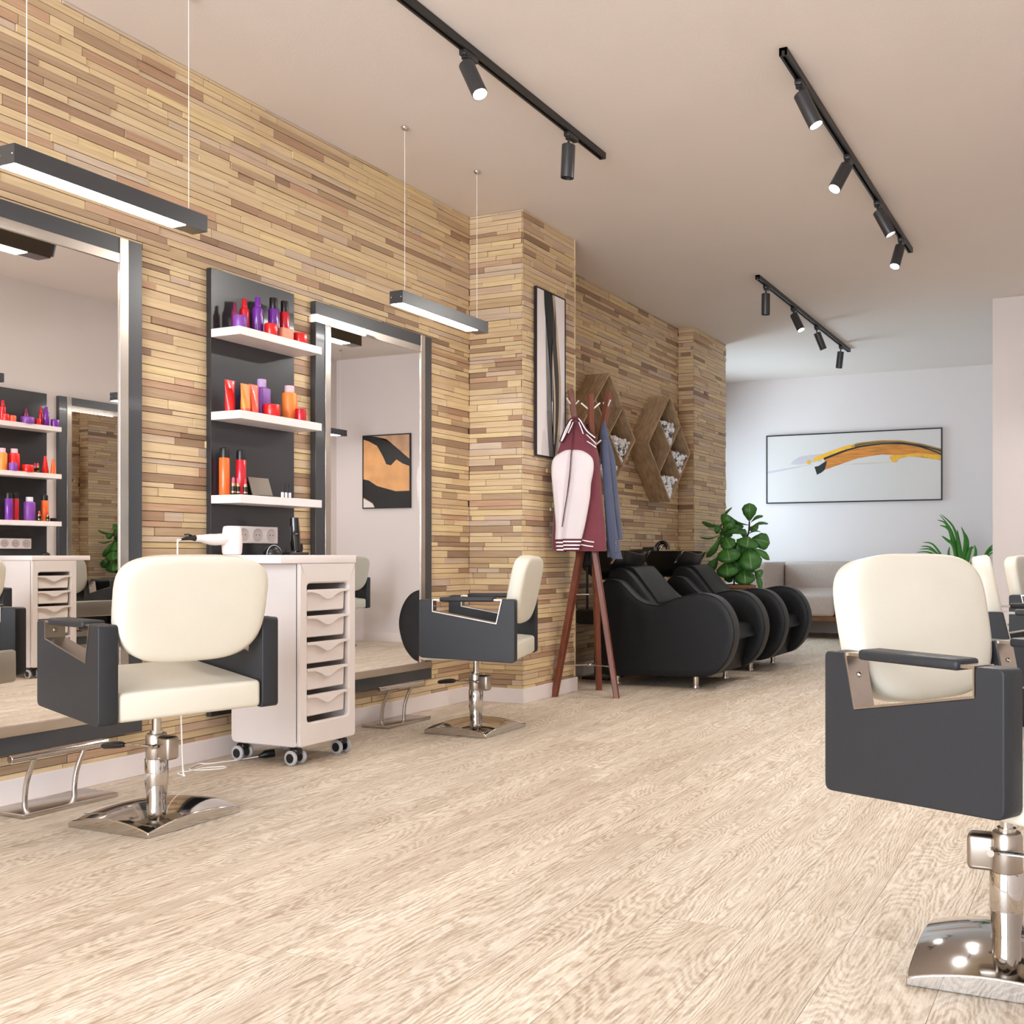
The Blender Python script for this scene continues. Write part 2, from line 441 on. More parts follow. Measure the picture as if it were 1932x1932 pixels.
box(bm, (WX-t,8.852+t-.001,0), (P2F-t+.001,9.715-.001,H), 1)
struct('wall_left', bm, ['strips','seam'], smooth=False)
bm = B(); box(bm, (PXF-.006,6.0975,.1), (PXF+.003,6.107,H-.001)); struct('trim_1', bm, 'edgetrim', smooth=False)
# plain walls
bm = B(); box(bm, (-5.2,11.89,0), (OX+.2,12.09,H)); struct('wall_back', bm, 'wallw', smooth=False)
bm = B(); box(bm, (OX,-2.2,0), (OX+.2,8.853,H)); struct('wall_right', bm, 'wallw', smooth=False)
bm = B(); box(bm, (-.878,8.853,0), (OX+.2,11.889,H)); struct('wall_partition', bm, 'wallw', smooth=False)
AX = -4.95
bm = B()
box(bm, (AX-.15,9.6,0), (AX,10.2,H)); box(bm, (AX-.15,11.5,0), (AX,11.889,H)); box(bm, (AX-.15,10.2,0), (AX,11.5,.6)); box(bm, (AX-.15,10.2,2.55), (AX,11.5,H))
box(bm, (AX,9.7,0), (WX-.2,9.715,H)); box(bm, (WX-.2,9.70,0), (P2F-t,9.716,H))
struct('wall_alcove', bm, 'wallw', smooth=False)
def window(name, lo, hi, axis, n):
    bm = B(); w = .05
    (x0,y0,z0),(x1,y1,z1) = lo, hi
    def bar(a0,a1,b0,b1):
        if axis == 'y': box(bm, (a0,y0,b0), (a1,y1,b1))
        else: box(bm, (x0,a0,b0), (x1,a1,b1))
    A0,A1 = (x0,x1) if axis == 'y' else (y0,y1)
    bar(A0,A1,z0,z0+w); bar(A0,A1,z1-w,z1)
    for k in range(n+1):
        c = A0+(A1-A0)*k/n; bar(max(A0,c-w/2),min(A1,c+w/2),z0+w,z1-w)
    f = struct(name, bm, 'winframe', smooth=False)
    bm = B()
    if axis == 'y': ym=(y0+y1)/2; box(bm, (x0+.01,ym-.004,z0+.01),(x1-.01,ym+.004,z1-.01))
    else: xm=(x0+x1)/2; box(bm, (xm-.004,y0+.01,z0+.01),(xm+.004,y1-.01,z1-.01))
    g = obj('window_pane', bm, 'glass', parent=f, smooth=False)
window('window_1', (AX-.1,10.2,.6), (AX-.04,11.5,2.55), 'x', 2)
FY = -2.0
bm = B()
box(bm, (WX-.2,FY-.2,0), (-3.5,FY,H)); box(bm, (.25,FY-.2,0), (OX,FY,H)); box(bm, (-3.5,FY-.2,0), (.25,FY,.1)); box(bm, (-3.5,FY-.2,2.9), (.25,FY,H))
struct('wall_front', bm, 'wallw', smooth=False)
window('window_2', (-3.5,FY-.14,.1), (.25,FY-.08,2.9), 'y', 3)
# baseboards
bb = .093
def bbox(bm, a, b): box(bm, a, b)
bm = B()
e = .014
box(bm, (WX-.004,-1.99,0), (WX+e,5.435-e,bb))
box(bm, (WX-.004,5.435-e,0), (PXF+e,5.435+.004,bb))
box(bm, (PXF-.004,5.435+.004,0), (PXF+e,6.105+e,bb))
box(bm, (WX-.004,6.105-.004,0), (PXF-.004,6.105+e,bb))
box(bm, (WX-.004,6.105+e,0), (WX+e,8.852-e,bb))
box(bm, (WX-.004,8.852-e,0), (P2F+e,8.852+.004,bb))
box(bm, (P2F-.004,8.852+.004,0), (P2F+e,9.716,bb))
struct('baseboard_left', bm, 'base', smooth=False, bev=.003)
bm = B(); box(bm, (AX,11.876,0), (-.878,11.895,bb)); struct('baseboard_back', bm, 'base', smooth=False)
bm = B(); box(bm, (OX-.014,-1.99,0), (OX+.005,8.84,bb)); box(bm, (-.892,8.839,0), (OX,8.858,bb)); box(bm, (-.892,8.858,0), (-.872,11.876,bb)); struct('baseboard_right', bm, 'base', smooth=False)

# ---------------------------------------------------------------- styling chairs
XO,TT,YF,YB,ZT,ZBF,ZBB = .2993,.0602,.2138,-.2725,.7043,.4143,.3866
NF,ZNF,NBB,ZNB,NBT = .1448,.6429,-.1788,.5815,-.2079
def make_chair(label):
    root = thing('styling_chair', label, 'chair', (0,0,0), 0, 'salon styling chairs')
    # base plate: square foot, edges arched between thin corners
    bm = B(); n = 14; a = .19
    def zt(x, y): return .0185+.0265*(2-(x/a)**2-(y/a)**2)
    g = [[bm.verts.new((-a+2*a*i/n, -a+2*a*j/n, zt(-a+2*a*i/n, -a+2*a*j/n))) for j in range(n+1)] for i in range(n+1)]
    for i in range(n):
        for j in range(n): bm.faces.new((g[i][j],g[i+1][j],g[i+1][j+1],g[i][j+1]))
    edge = [g[i][0] for i in range(n)]+[g[n][j] for j in range(n)]+[g[i][n] for i in range(n,0,-1)]+[g[0][j] for j in range(n,0,-1)]
    low = [bm.verts.new((v.co.x, v.co.y, 0)) for v in edge]
    L = len(edge)
    for i in range(L): bm.faces.new((edge[i], edge[(i+1)%L], low[(i+1)%L], low[i]))
    bm.faces.new(low)
    obj('base', bm, 'chrome', root, bev=.003, ang=30)
    bm = B(); lathe(bm, [(.029,.055),(.0365,.125),(.0375,.13),(.0375,.214),(.036,.216)], seg=28); obj('column', bm, 'chrome', root)
    bm = B(); lathe(bm, [(.034,.214),(.035,.217),(.035,.292),(.031,.302),(.02,.303)], seg=28)
    rbox(bm, (-.024,-.085,.214), (.024,-.02,.296), .012, 3); obj('pump_housing', bm, 'satin', root)
    bm = B(); cyl(bm, (0,0,.3), (0,0,.395), .0145); cyl(bm, (0,0,.3), (0,0,.312), .021); obj('piston', bm, 'chrome', root)
    bm = B(); tube(bm, [(-.036,-.03,.262),(-.043,-.01,.264),(-.047,.03,.266),(-.05,.1,.262)], .0045, 8)
    cyl(bm, (-.028,-.03,.262), (-.046,-.03,.262), .008)
    lv = obj('pump_lever', bm, 'chrome', root)
    bm = B(); tube(bm, [(-.05,.095,.2625),(-.0505,.11,.262),(-.052,.15,.259),(-.053,.19,.253),(-.053,.2,.251)], .01, 10, rfun=lambda t: .0075+.006*math.sin(PI*min(1,t*1.05))); obj('lever_grip', bm, 'black', lv)
    # seat cushion
    bm = B(); rbox(bm, (-.238,-.268,.392), (.238,.225,.485), .016, 4)
    for v in bm.verts:
        if v.co.z > .47: v.co.z += .046*(v.co.y+.268)/.493
        if v.co.z > .47: v.co.z += .006*(1-(v.co.x/.238)**2)*(1-((v.co.y+.02)/.25)**2)
    obj('seat', bm, 'cream', root)
    bm = B(); box(bm, (-.12,-.12,.38), (.12,.12,.394)); obj('seat_plate', bm, 'black', root)
    # backrest, leaning back
    pts = []
    W_ = .244; zc = .748; hz = .177
    for k in range(64):
        t_ = 2*PI*k/64; c, s = math.cos(t_), math.sin(t_)
        ex = 2/4.6 if s > 0 else 2/3.1
        x = W_*math.copysign(abs(c)**(2/3.6), c); zz = hz*math.copysign(abs(s)**ex, s)
        x *= 1+.02*(zz/hz)-(0.05 if zz < 0 else 0)*(zz/hz)**2
        pts.append((x, zz))
    bm = B()
    def mp(x, z, d): return Vector((x, -.2585+d-.195*z, zc+z*.985+d*.16))
    ringext(bm, pts, mp, [(-.039,.06),(-.0375,.022),(-.034,.008),(-.026,0),(.026,0),(.034,.008),(.0375,.022),(.04,.06)])
    obj('backrest', bm, 'cream', root, ang=60)
    for sgn in (1,-1):
        out = [(YF,ZT),(NF,ZT),(NF,ZNF),(NBB,ZNB),(NBT,ZT),(YB,ZT),(YB,ZBB),(YF,ZBF)]
        rp_ = roundpoly(out, [.014,.009,.006,.006,.009,.014,.02,.022], 4)
        x0 = sgn*(XO-TT); x1 = sgn*XO
        bm = B(); sg = 1 if x1 > x0 else -1
        ringext(bm, rp_, lambda u, v, d: Vector((d, u, v)), [(x0,.0035),(x0+sg*.0012,.0012),(x0+sg*.0035,0),(x1-sg*.0035,0),(x1-sg*.0012,.0012),(x1,.0035)])
        arm = obj('arm_panel', bm, 'char', root, ang=50, tri=True, flat=True)
        # chrome lining of the cut-out with a top bar
        bm = B(); th = .004
        lo_, hi_ = sorted((x0-sg*.0008, x1+sg*.0008))
        inner = [(NF-th,ZT+.001),(NF-th,ZNF+th),(NBB+th*.6,ZNB+th),(NBT+th,ZT+.001)]
        outer = [(NF+.0005,ZT+.001),(NF+.0005,ZNF-.0005),(NBB-.0005,ZNB-.0005),(NBT-.0005,ZT+.001)]
        for i in range(3):
            prism(bm, [outer[i],outer[i+1],inner[i+1],inner[i]], lambda u, v, d: Vector((d,u,v)), lo_, hi_)
        box(bm, (lo_+.004, NBT+.002, ZT-.006), (hi_-.004, NF-.001, ZT+.001))
        obj('arm_trim', bm, 'satin', arm, smooth=False)
        bm = B(); rbox(bm, (lo_-.005, -.165, ZT-.012), (hi_+.005, .108, ZT+.011), .008, 3); obj('armrest_pad', bm, 'char', arm)
        xm = (x0+x1)/2
        bm = B(); cyl(bm, (xm, NF-.0045, .672), (xm, NF-.009, .672), .0075, .004, 12); obj('screw', bm, 'chrome', arm)
        bm = B(); cyl(bm, (xm, NBT+.0165, .655), (xm, NBT+.021, .654), .0075, .004, 12); obj('screw', bm, 'chrome', arm)
    return root
UP = ('seat','backrest','arm_panel','seat_plate','back_bracket')
def pose_chair(root, loc, rot, a):
    root.location = loc; root.rotation_euler = (0,0,rot)
    for c in root.children:
        if c.name.startswith('pump_lever') and rot < 0: c.scale.x = -1
        if c.name.split('.')[0] in UP: c.rotation_euler = (0,0,a-rot)
ch = make_chair('cream and charcoal swivel chair before the large mirror, turned partly away, drawer trolley beside it')
pose_chair(ch, (-3.062,2.552,0), PI/2, 1.2997)
specs = [((-3.0718,4.508,0), PI/2, 1.9186, 'cream and charcoal swivel chair seen side-on before the framed mirror, beside the wood-clad pier'),
         ((-.205,2.372,0), -PI/2, -2.117, 'big foreground swivel chair on a chrome foot, its charcoal side panel facing the room'),
         ((-.19,4.37,0), -PI/2, -1.455, 'cream swivel chair half hidden directly behind the big foreground chair'),
         ((-.19,6.17,0), -PI/2, -1.70, 'cream swivel chair cut by the picture edge, second behind the big foreground chair'),
         ((-.19,8.05,0), -PI/2, -1.62, 'swivel chair seen only as a small reflection in the framed mirror beside the trolley')]
for loc, rot, a, lab in specs:
    c = dup(ch, loc, rot, lab); pose_chair(c, loc, rot, a)

# ---------------------------------------------------------------- foot rests
def make_footrest(label, loc):
    r = thing('foot_rest', label, 'footrest', loc, 0, 'chrome foot rests')
    bm = B(); rbox(bm, (-.09,-.182,0), (.09,.182,.018), .003, 2); obj('floor_plate', bm, 'steel', r)
    for y in (-.105,.085):
        bm = B(); tube(bm, smoothpts([(-.02,y,.016),(-.02,y,.05),(-.012,y,.1),(.008,y,.15),(.034,y,.2)], 5), .0095, 12); obj('post', bm, 'chrome', r)
    bm = B(); cyl(bm, (.04,-.2,.208), (.04,.175,.208), .0145, seg=20); obj('foot_bar', bm, 'chrome', r, bev=.002)
    return r
fr = make_footrest('low chrome foot rest on a floor plate below the large mirror', (-3.575,2.553,0))
dup(fr, (-3.605,4.535,0), 0, 'low chrome foot rest on a floor plate beyond the drawer trolley')

# ---------------------------------------------------------------- mirrors
def make_mirror(label, loc, rotz=0, glow=False):
    # local: x out of the wall, y along it, origin at wall, lower centre
    r = thing('wall_mirror', label, 'mirror', loc, rotz, 'framed wall mirrors')
    Wd = .96; z0,z1 = .19,2.222; fo = .066; me = .04; xf = .036; xm = .030
    y0,y1 = -Wd/2, Wd/2
    bm = B(); box(bm, (.001,y0+.01,z0+.01), (xm,y1-.01,z1-.01)); obj('backing', bm, 'dframe', r, smooth=False)
    bm = B(); box(bm, (xm,y0+fo,z0+fo), (xm+.003,y1-fo,z1-fo)); obj('mirror_glass', bm, 'mirror', r, smooth=False)
    def rail(nm, lo, hi): 
        bm = B(); box(bm, lo, hi); return obj(nm, bm, 'dframe', r, smooth=False, bev=.0015)
    tp = rail('top_rail', (.001,y0,z1-fo), (xf,y1-fo-me,z1)); bt = rail('bottom_rail', (.001,y0,z0), (xf,y1,z0+fo))
    lf = rail('side_rail', (.001,y0,z0+fo), (xf,y0+fo,z1-fo-me)); rt = rail('side_rail', (.001,y1-fo,z0+fo+me), (xf,y1,z1))
    def trim(par, lo, hi):
        bm = B(); box(bm, lo, hi); obj('metal_trim', bm, 'steel', par, smooth=False, bev=.0015)
    xt = xf+.004
    if glow:
        bm = B(); box(bm, (.001,y0+.003,z1-fo-me), (xt,y0+.372,z1-fo-.001)); obj('light_strip', bm, 'ledstrip', tp, smooth=False)  # added glowing bar in place of the pendant's reflection, not a lamp
        trim(tp, (.001,y0+.376,z1-fo-me), (xt,y1-fo-me,z1-fo))
    else: trim(tp, (.001,y0,z1-fo-me), (xt,y1-fo-me,z1-fo))
    trim(bt, (.001,y0+fo,z0+fo), (xt,y1,z0+fo+me)); trim(lf, (.001,y0+fo,z0+fo+me), (xt,y0+fo+me,z1-fo-me)); trim(rt, (.001,y1-fo-me,z0+fo+me), (xt,y1-fo,z1))
    return r
make_mirror('large graphite-framed wall mirror cut by the left picture edge', (WX+.004,2.545,0))
make_mirror('graphite-framed wall mirror between the product shelves and the pier', (WX+.004,4.51,0), glow=True)
make_mirror('graphite-framed mirror seen reflected inside the large mirror', (OX-.001,6.09,0), PI)

# ---------------------------------------------------------------- shelf units
def make_shelf(label, loc, rotz=0):
    r = thing('shelf_unit', label, 'shelf', loc, rotz, 'wall shelf units')
    bm = B(); box(bm, (.001,-.253,.196), (.03,.253,2.222)); obj('back_panel', bm, 'dpanel', r, smooth=False, bev=.0015)
    for z in (1.945,1.571,1.195):
        bm = B(); box(bm, (.03,-.253,z-.037), (.204,.255,z)); obj('shelf', bm, 'white', r, smooth=False, bev=.0015)
    return r
make_shelf('tall graphite wall panel with three white shelves above the drawer trolley', (WX+.002,3.637,0))
make_shelf('graphite panel with three white shelves seen reflected in the large mirror', (OX-.001,5.258,0), PI)

def make_sockets(label, loc, rotz=0):
    r = thing('socket_panel', label, 'socket', loc, rotz, 'wall sockets')
    bm = B(); rbox(bm, (0,-.127,0), (.011,.127,.08), .003, 2); obj('plate', bm, 'white', r)
    for k in (-1,0,1):
        bm = B()
        prof = [(.031,.0112),(.031,.0135),(.028,.0135),(.027,.006),(.004,.006)]
        rings = [[Vector((z_, .085*k+rr_*math.cos(t), .04+rr_*math.sin(t))) for t in [2*PI*i/24 for i in range(24)]] for rr_, z_ in [(.031,.0112),(.031,.0128),(.0285,.0132),(.0275,.0116),(.003,.0115)]]
        loft(bm, rings)
        for s in (-1,1): cyl(bm, (.0114,.085*k+s*.0095,.04), (.0122,.085*k+s*.0095,.04), .0028, mi=1, seg=8)
        obj('socket', bm, ['trolley_in','black'], r)
    return r
make_sockets('white triple wall socket behind the hair dryer', (WX+.032,3.645,.981))
make_sockets('white triple socket reflected in the large mirror, under its lowest shelf', (OX-.032,5.25,.979), PI)

# ---------------------------------------------------------------- drawer trolleys
def make_trolley(label, loc, rotz=0):
    # local: drawers face +x; y along the wall; origin floor under body centre
    r = thing('drawer_trolley', label, 'trolley', loc, rotz, 'salon drawer trolleys')
    hx,hy = .2,.178; zb,zt = .083,.889
    bm = B()
    # body: rounded lower corners in side view, open front
    fw = .042; oz0,oz1 = .185,.80
    side = roundpoly([(-hx,zb),(hx-.012,zb),(hx-.012,zt),(-hx,zt)], [.03,.03,.004,.004], 4)
    for y0,y1 in ((-hy,-hy+fw),(hy-fw,hy)):
        ringext(bm, side, lambda u,v,d: Vector((u,d,v)), [(y0,.004),(y0+.004,0),(y1-.004,0),(y1,.004)])
    box(bm, (-hx+.004,-hy+.03,zb+.004), (-hx+.02,hy-.03,zt))
    obj('body', bm, 'trolley', r, ang=40)
    # front surround with rounded opening
    bm = B()
    outp = roundpoly([(-hy,zb),(hy,zb),(hy,zt),(-hy,zt)], [.02,.02,.003,.003], 6)
    inp = roundpoly([(-hy+fw+.006,oz0),(hy-fw-.006,oz0),(hy-fw-.006,oz1),(-hy+fw+.006,oz1)], [.02]*4, 6)
    n_ = len(outp)
    def ringv(pts, x, ins): return [bm.verts.new((x, p[0], p[1])) for p in (inset2d(pts, ins) if ins else pts)]
    o0 = ringv(outp, hx-.02, 0); o1 = ringv(outp, hx-.005, 0); o2 = ringv(outp, hx, .005)
    i2 = ringv(inp, hx, -.007); i1 = ringv(inp, hx-.006, 0); i0 = ringv(inp, hx-.02, 0)
    for A, C in ((o0,o1),(o1,o2),(o2,i2),(i2,i1),(i1,i0),(i0,o0)):
        for k in range(n_): bm.faces.new((A[k],A[(k+1)%n_],C[(k+1)%n_],C[k]))
    obj('front_surround', bm, 'trolley', r, ang=40)
    bm = B(); box(bm, (-hx+.02,-hy+fw,zb+.01), (hx-.02,hy-fw,zb+.02)); box(bm, (-hx+.004,-hy+.02,zt-.02), (hx-.014,hy-.02,zt)); obj('carcass', bm, 'trolley_in', r, smooth=False)
    # top slab overhanging towards -y
    bm = B(); rbox(bm, (-hx-.008,-hy-.112,.8895), (hx+.002,hy+.002,.9255), .0025, 2); obj('top', bm, 'white', r)
    # drawers
    pitch = .1165; dh = .09
    for k in range(5):
        z1 = .766-pitch*k; z0 = z1-dh
        d = thing_part('drawer', r)
        yy = hy-fw-.012
        bm = B()
        # tray: front face + box
        tp_ = roundpoly([(-yy+.006,z0),(yy-.006,z0),(yy,z1),(-yy,z1)], [.008,.008,.001,.001], 3)
        ringext(bm, tp_, lambda u,v,q: Vector((q,u,v)), [(hx-.03,.0),(hx-.022,0),(hx-.018,.004)])
        box(bm, (-.12,-yy+.004,z0+.004), (hx-.028,-yy+.008,z1-.004)); box(bm, (-.12,yy-.008,z0+.004), (hx-.028,yy-.004,z1-.004)); box(bm, (-.12,-yy+.004,z0), (hx-.028,yy-.004,z0+.004))
        d = obj('drawer', bm, 'trolley', r)
        # wavy lip
        bm = B(); nn = 30; top = []; bot = []
        for i in range(nn+1):
            u = -1+2*i/nn; y = u*(yy+.008)
            dip = .012+.033*math.exp(-((u-.0)/.42)**2*1.1)
            top.append((y, z1+.006)); bot.append((y, z1+.006-dip))
        poly = top+bot[::-1]
        A = [bm.verts.new((hx-.02,p[0],p[1])) for p in poly]; C = [bm.verts.new((hx+.001,p[0],p[1])) for p in poly]
        L = len(poly)
        for i in range(L): bm.faces.new((A[i],A[(i+1)%L],C[(i+1)%L],C[i]))
        for i in range(nn):
            bm.faces.new((C[i],C[i+1],C[L-2-i],C[L-1-i])); bm.faces.new((A[i],A[L-1-i],A[L-2-i],A[i+1]))
        obj('pull_lip', bm, 'trolley', d, ang=30, bev=.0015)
    # casters
    for sx in (-1,1):
        for sy in (-1,1):
            cx,cy = sx*(hx-.045), sy*(hy-.035)
            bm = B(); cyl(bm, (cx,cy,.05), (cx,cy,.085), .014); rbox(bm, (cx-.034,cy-.02,.044), (cx+.014,cy+.02,.078), .012, 3)
            cs = obj('caster', bm, 'black', r)
            for s in (-1,1):
                bm = B(); ring = [(.008,.0),(.022,.0),(.0265,.003),(.0265,.009),(.022,.012),(.008,.012)]
                y0 = cy+s*.021 - (.014 if s < 0 else 0)
                xx = cx-.012
                rings = [[Vector((xx+r_*math.cos(t_), y0+q, .0338+r_*math.sin(t_))) for t_ in [2*PI*i/20 for i in range(20)]] for r_,q in [(.021,0),(.0285,0),(.0335,.003),(.0335,.011),(.0285,.014),(.021,.014)]]
                loft(bm, rings, False)
                obj('wheel', bm, 'rubber', cs)
                bm = B(); cyl(bm, (xx,y0+.001,.0338), (xx,y0+.013,.0338), .0215); obj('hub', bm, 'black', cs)
    return r
def thing_part(n, p): return p
make_trolley('pale five-drawer trolley on casters, hair dryer standing on its top', (-3.44,3.598,0))
make_trolley('pale drawer trolley seen reflected in the large mirror', (.18,5.28,0), PI)
bpy.context.view_layer.update()

# ---------------------------------------------------------------- hair dryer, clipper, bowl
TZ = .9255
hd = thing('hair_dryer', 'white hair dryer standing nose-down on the trolley top, its white cord dropping to the floor', 'hair dryer', (-3.585,3.375,TZ))
bm = B(); lathe(bm, [(.02,0),(.037,.002),(.041,.012),(.043,.05),(.042,.085),(.038,.118),(.034,.127),(.03,.128),(.005,.126)], seg=28); obj('body', bm, 'white', hd)
bm = B(); tube(bm, smoothpts([(0,-.02,.075),(-.003,-.05,.07),(-.008,-.09,.067),(-.014,-.14,.07),(-.018,-.185,.072)],5), .02, 16, rfun=lambda t: .0215+.004*math.sin(PI*min(1,t*1.25))-.009*max(0,t-.6)/.4); obj('handle', bm, 'white', hd)
bm = B(); cyl(bm, (0,0,.1265), (0,0,.1295), .027, .024); obj('intake_grille', bm, 'trolley_in', hd)
bm = B(); tube(bm, smoothpts([(-.018,-.183,.072),(-.019,-.2,.073),(-.02,-.225,.07),(-.021,-.25,.066)],4), .012, 12, rfun=lambda t: .0135-.009*t); tube(bm, [(-.019,-.2,.083),(-.02,-.215,.088),(-.02,-.232,.086)], .004, 6); obj('cord_grip', bm, 'black', hd)
cp = [(-3.606,3.125,TZ+.066),(-3.602,3.108,TZ+.058),(-3.598,3.1,TZ+.03),(-3.592,3.098,.6),(-3.575,3.096,.3),(-3.56,3.094,.03),(-3.55,3.096,.006),(-3.575,3.1,.004),(-3.619,3.121,.004),(-3.605,3.17,.004),(-3.6,3.24,.004),(-3.54,3.29,.004),(-3.515,3.262,.004),(-3.575,3.2,.004),(-3.63,3.19,.004),(-3.67,3.24,.004),(-3.69,3.3,.004),(-3.655,3.31,.004),(-3.605,3.42,.004),(-3.55,3.5,.01)]
o_ = Vector(hd.location)
bm = B(); tube(bm, smoothpts([Vector(p)-o_ for p in cp], 6), .0032, 8); cd = obj('cord', bm, 'cable', hd)
bm = B(); tube(bm, [Vector(p)-o_ for p in [(-3.555,3.495,.009),(-3.547,3.512,.012),(-3.541,3.522,.016),(-3.53,3.54,.018),(-3.52,3.556,.018)]], .017, 14, rfun=lambda t: .005+.013*min(1,t*2.2)); obj('plug', bm, 'black', hd)

cl = thing('hair_clipper', 'glossy black hair clipper standing in its charging dock on the trolley top', 'hair clipper', (-3.56,3.73,TZ))
bm = B(); tube(bm, smoothpts([(.0,0,.02),(0,-.001,.06),(.004,-.008,.12),(.004,-.012,.178)],5), .02, 18, rfun=lambda t: .0185+.004*math.sin(PI*t)); obj('body', bm, 'gloss', cl)
bm = B(); rbox(bm, (.0175,-.022,.098), (.0245,-.008,.104), .002, 2); obj('switch', bm, 'chrome', cl)
bm = B(); rbox(bm, (-.045,-.075,0), (.045,.045,.014), .006, 3); tube(bm, smoothpts([(0,.02,.008),(0,.03,.03),(0,.026,.055)],4), .014, 12); cyl(bm, (0,-.06,.01), (0,-.06,.034), .004); obj('charging_dock', bm, 'black', cl)
bm = B(); lathe(bm, [(.041,0),(.042,.004),(.038,.02),(.028,.034),(.014,.041),(.002,.042)], seg=26, mis=[0,0,0,0,0]); tube(bm, [Vector((.012,.0445*math.cos(q),.0445*math.sin(q)+.001)) for q in [PI*i/20 for i in range(21)]], .0022, 8, mi=1); bowl = obj('tint_bowl', bm, ['black','rubber']); bowl.location = (-3.56,3.585,TZ); tag(bowl, 'small upturned black bowl on the trolley top below the wall socket', 'bowl')

# ---------------------------------------------------------------- products
def flacon(name, label, cat, loc, h, r, mb, mc=None, style='pump', group=None):
    t = thing(name, label, cat, loc, 0, group)
    bm = B()
    if style == 'pump':
        lathe(bm, [(r*.9,0),(r,.004),(r,h*.66),(r*.93,h*.70),(r*.62,h*.75),(r*.6,h*.755)], seg=22); obj('bottle', bm, mb, t)
        bm = B(); lathe(bm, [(r*.62,h*.752),(r*.62,h*.83),(r*.52,h*.86),(r*.52,h*.985),(r*.44,h)], seg=18); obj('pump_cap', bm, mc or mb, t)
    elif style == 'cap':
        lathe(bm, [(r*.9,0),(r,.004),(r,h*.70),(r*.9,h*.735),(r*.72,h*.745)], seg=22); obj('bottle', bm, mb, t)
        bm = B(); lathe(bm, [(r*.74,h*.743),(r*.76,h*.75),(r*.76,h*.985),(r*.7,h)], seg=20); obj('cap', bm, mc or 'black', t)
    elif style == 'spray':
        lathe(bm, [(r*.92,0),(r,.004),(r,h*.775),(r*.95,h*.785)], seg=22); obj('can', bm, mb, t)
        bm = B(); lathe(bm, [(r*.86,h*.784),(r*.86,h*.93),(r*.78,h*.985),(r*.5,h)], seg=20); obj('cap', bm, mc or 'black', t)
    elif style == 'square':
        rbox(bm, (-r,-r,0), (r,r,h*.78), r*.3, 3); obj('bottle', bm, mb, t)
        bm = B(); lathe(bm, [(r*.62,h*.775),(r*.66,h*.79),(r*.66,h*.985),(r*.6,h)], seg=20); obj('cap', bm, mc or 'lilaccap', t)
    elif style == 'wide':
        lathe(bm, [(r*.94,0),(r,.005),(r,h*.74),(r*.9,h*.79),(r*.6,h*.81)], seg=24); obj('bottle', bm, mb, t)
        bm = B(); lathe(bm, [(r*.62,h*.805),(r*.62,h*.985),(r*.57,h)], seg=20); obj('cap', bm, mc or 'pinkcap', t)
    elif style == 'jar':
        lathe(bm, [(r*.95,0),(r,.004),(r,h*.45)], seg=24); obj('pot', bm, mb, t)
        bm = B(); lathe(bm, [(r*1.02,h*.45),(r*1.02,h*.85),(r*.94,h*.97),(r*.8,h)], seg=24); obj('lid', bm, mc or mb, t)
    elif style == 'tube':
        rings = []
        n = 20
        for z_, wx, wy in [(h*.13,r*.82,r*.82),(h*.3,r*.88,r*.74),(h*.6,r*.98,r*.4),(h*.9,r*1.12,r*.1),(h,r*1.15,r*.05)]:
            rings.append([Vector((wy*math.cos(q), wx*math.sin(q), z_)) for q in [2*PI*i/n for i in range(n)]])
        loft(bm, rings); obj('tube', bm, mb, t)
        bm = B(); lathe(bm, [(r*.74,0),(r*.8,.003),(r*.8,h*.13)], seg=20); obj('cap', bm, mc or mb, t)
    elif style == 'cone':
        lathe(bm, [(r,0),(r,h*.18),(r*.45,h*.9),(r*.4,h)], seg=20); obj('tube', bm, mb, t)
        bm = B(); lathe(bm, [(r*1.03,-.0001),(r*1.03,h*.14)], seg=20); obj('cap', bm, mc or mb, t)
    elif style == 'lip':
        lathe(bm, [(r*.95,0),(r,h*.02),(r,h*.5)], seg=16); obj('case', bm, 'black', t)
        bm = B(); lathe(bm, [(r*.86,h*.5),(r*.86,h*.66),(r*.8,h*.68)], seg=16); lathe(bm, [(r*1.02,h*.12),(r*1.02,h*.2)], seg=16); obj('gold_collar', bm, 'gold', t)
        bm = B(); lathe(bm, [(r*.62,h*.67),(r*.62,h*.92),(r*.3,h)], seg=14); obj('lipstick_tip', bm, mb, t)
    elif style == 'nail':
        lathe(bm, [(r*.9,0),(r,.002),(r,h*.36),(r*.5,h*.42)], seg=14); obj('vial', bm, mb, t)
        bm = B(); lathe(bm, [(r*.62,h*.4),(r*.6,h*.98),(r*.5,h)], seg=14); obj('cap', bm, 'black', t)
    return t
T1,T2,T3 = 1.945,1.571,1.195
g1 = 'toiletries on the shelves over the trolley'
def P(*a, **k): return flacon(*a, group=g1, **k)
P('pump_bottle','small dark purple bottle at the near end of the top shelf, behind a violet jar','bottle',(-3.66,3.461,T1),.129,.0145,'maroon')
P('cosmetic_jar','wide violet jar at the near end of the top shelf','jar',(-3.585,3.42,T1),.055,.0295,'purple2',style='jar')
P('pump_bottle','glossy red bottle on the top shelf, behind the violet jar','bottle',(-3.66,3.518,T1),.160,.0215,'red')
P('pump_bottle','glossy purple bottle all one colour in the middle of the top shelf','bottle',(-3.63,3.567,T1),.176,.0235,'purple')
P('lotion_bottle','purple bottle with a black cap on the top shelf','bottle',(-3.64,3.673,T1),.198,.024,'purple',style='cap')
P('lotion_bottle','red bottle with a black cap at the far end of the top shelf','bottle',(-3.64,3.743,T1),.199,.0225,'red',style='cap')
P('cosmetic_jar','round red jar on the top shelf, in front of the black-capped purple bottle','jar',(-3.578,3.595,T1),.055,.0285,'red2',style='jar')
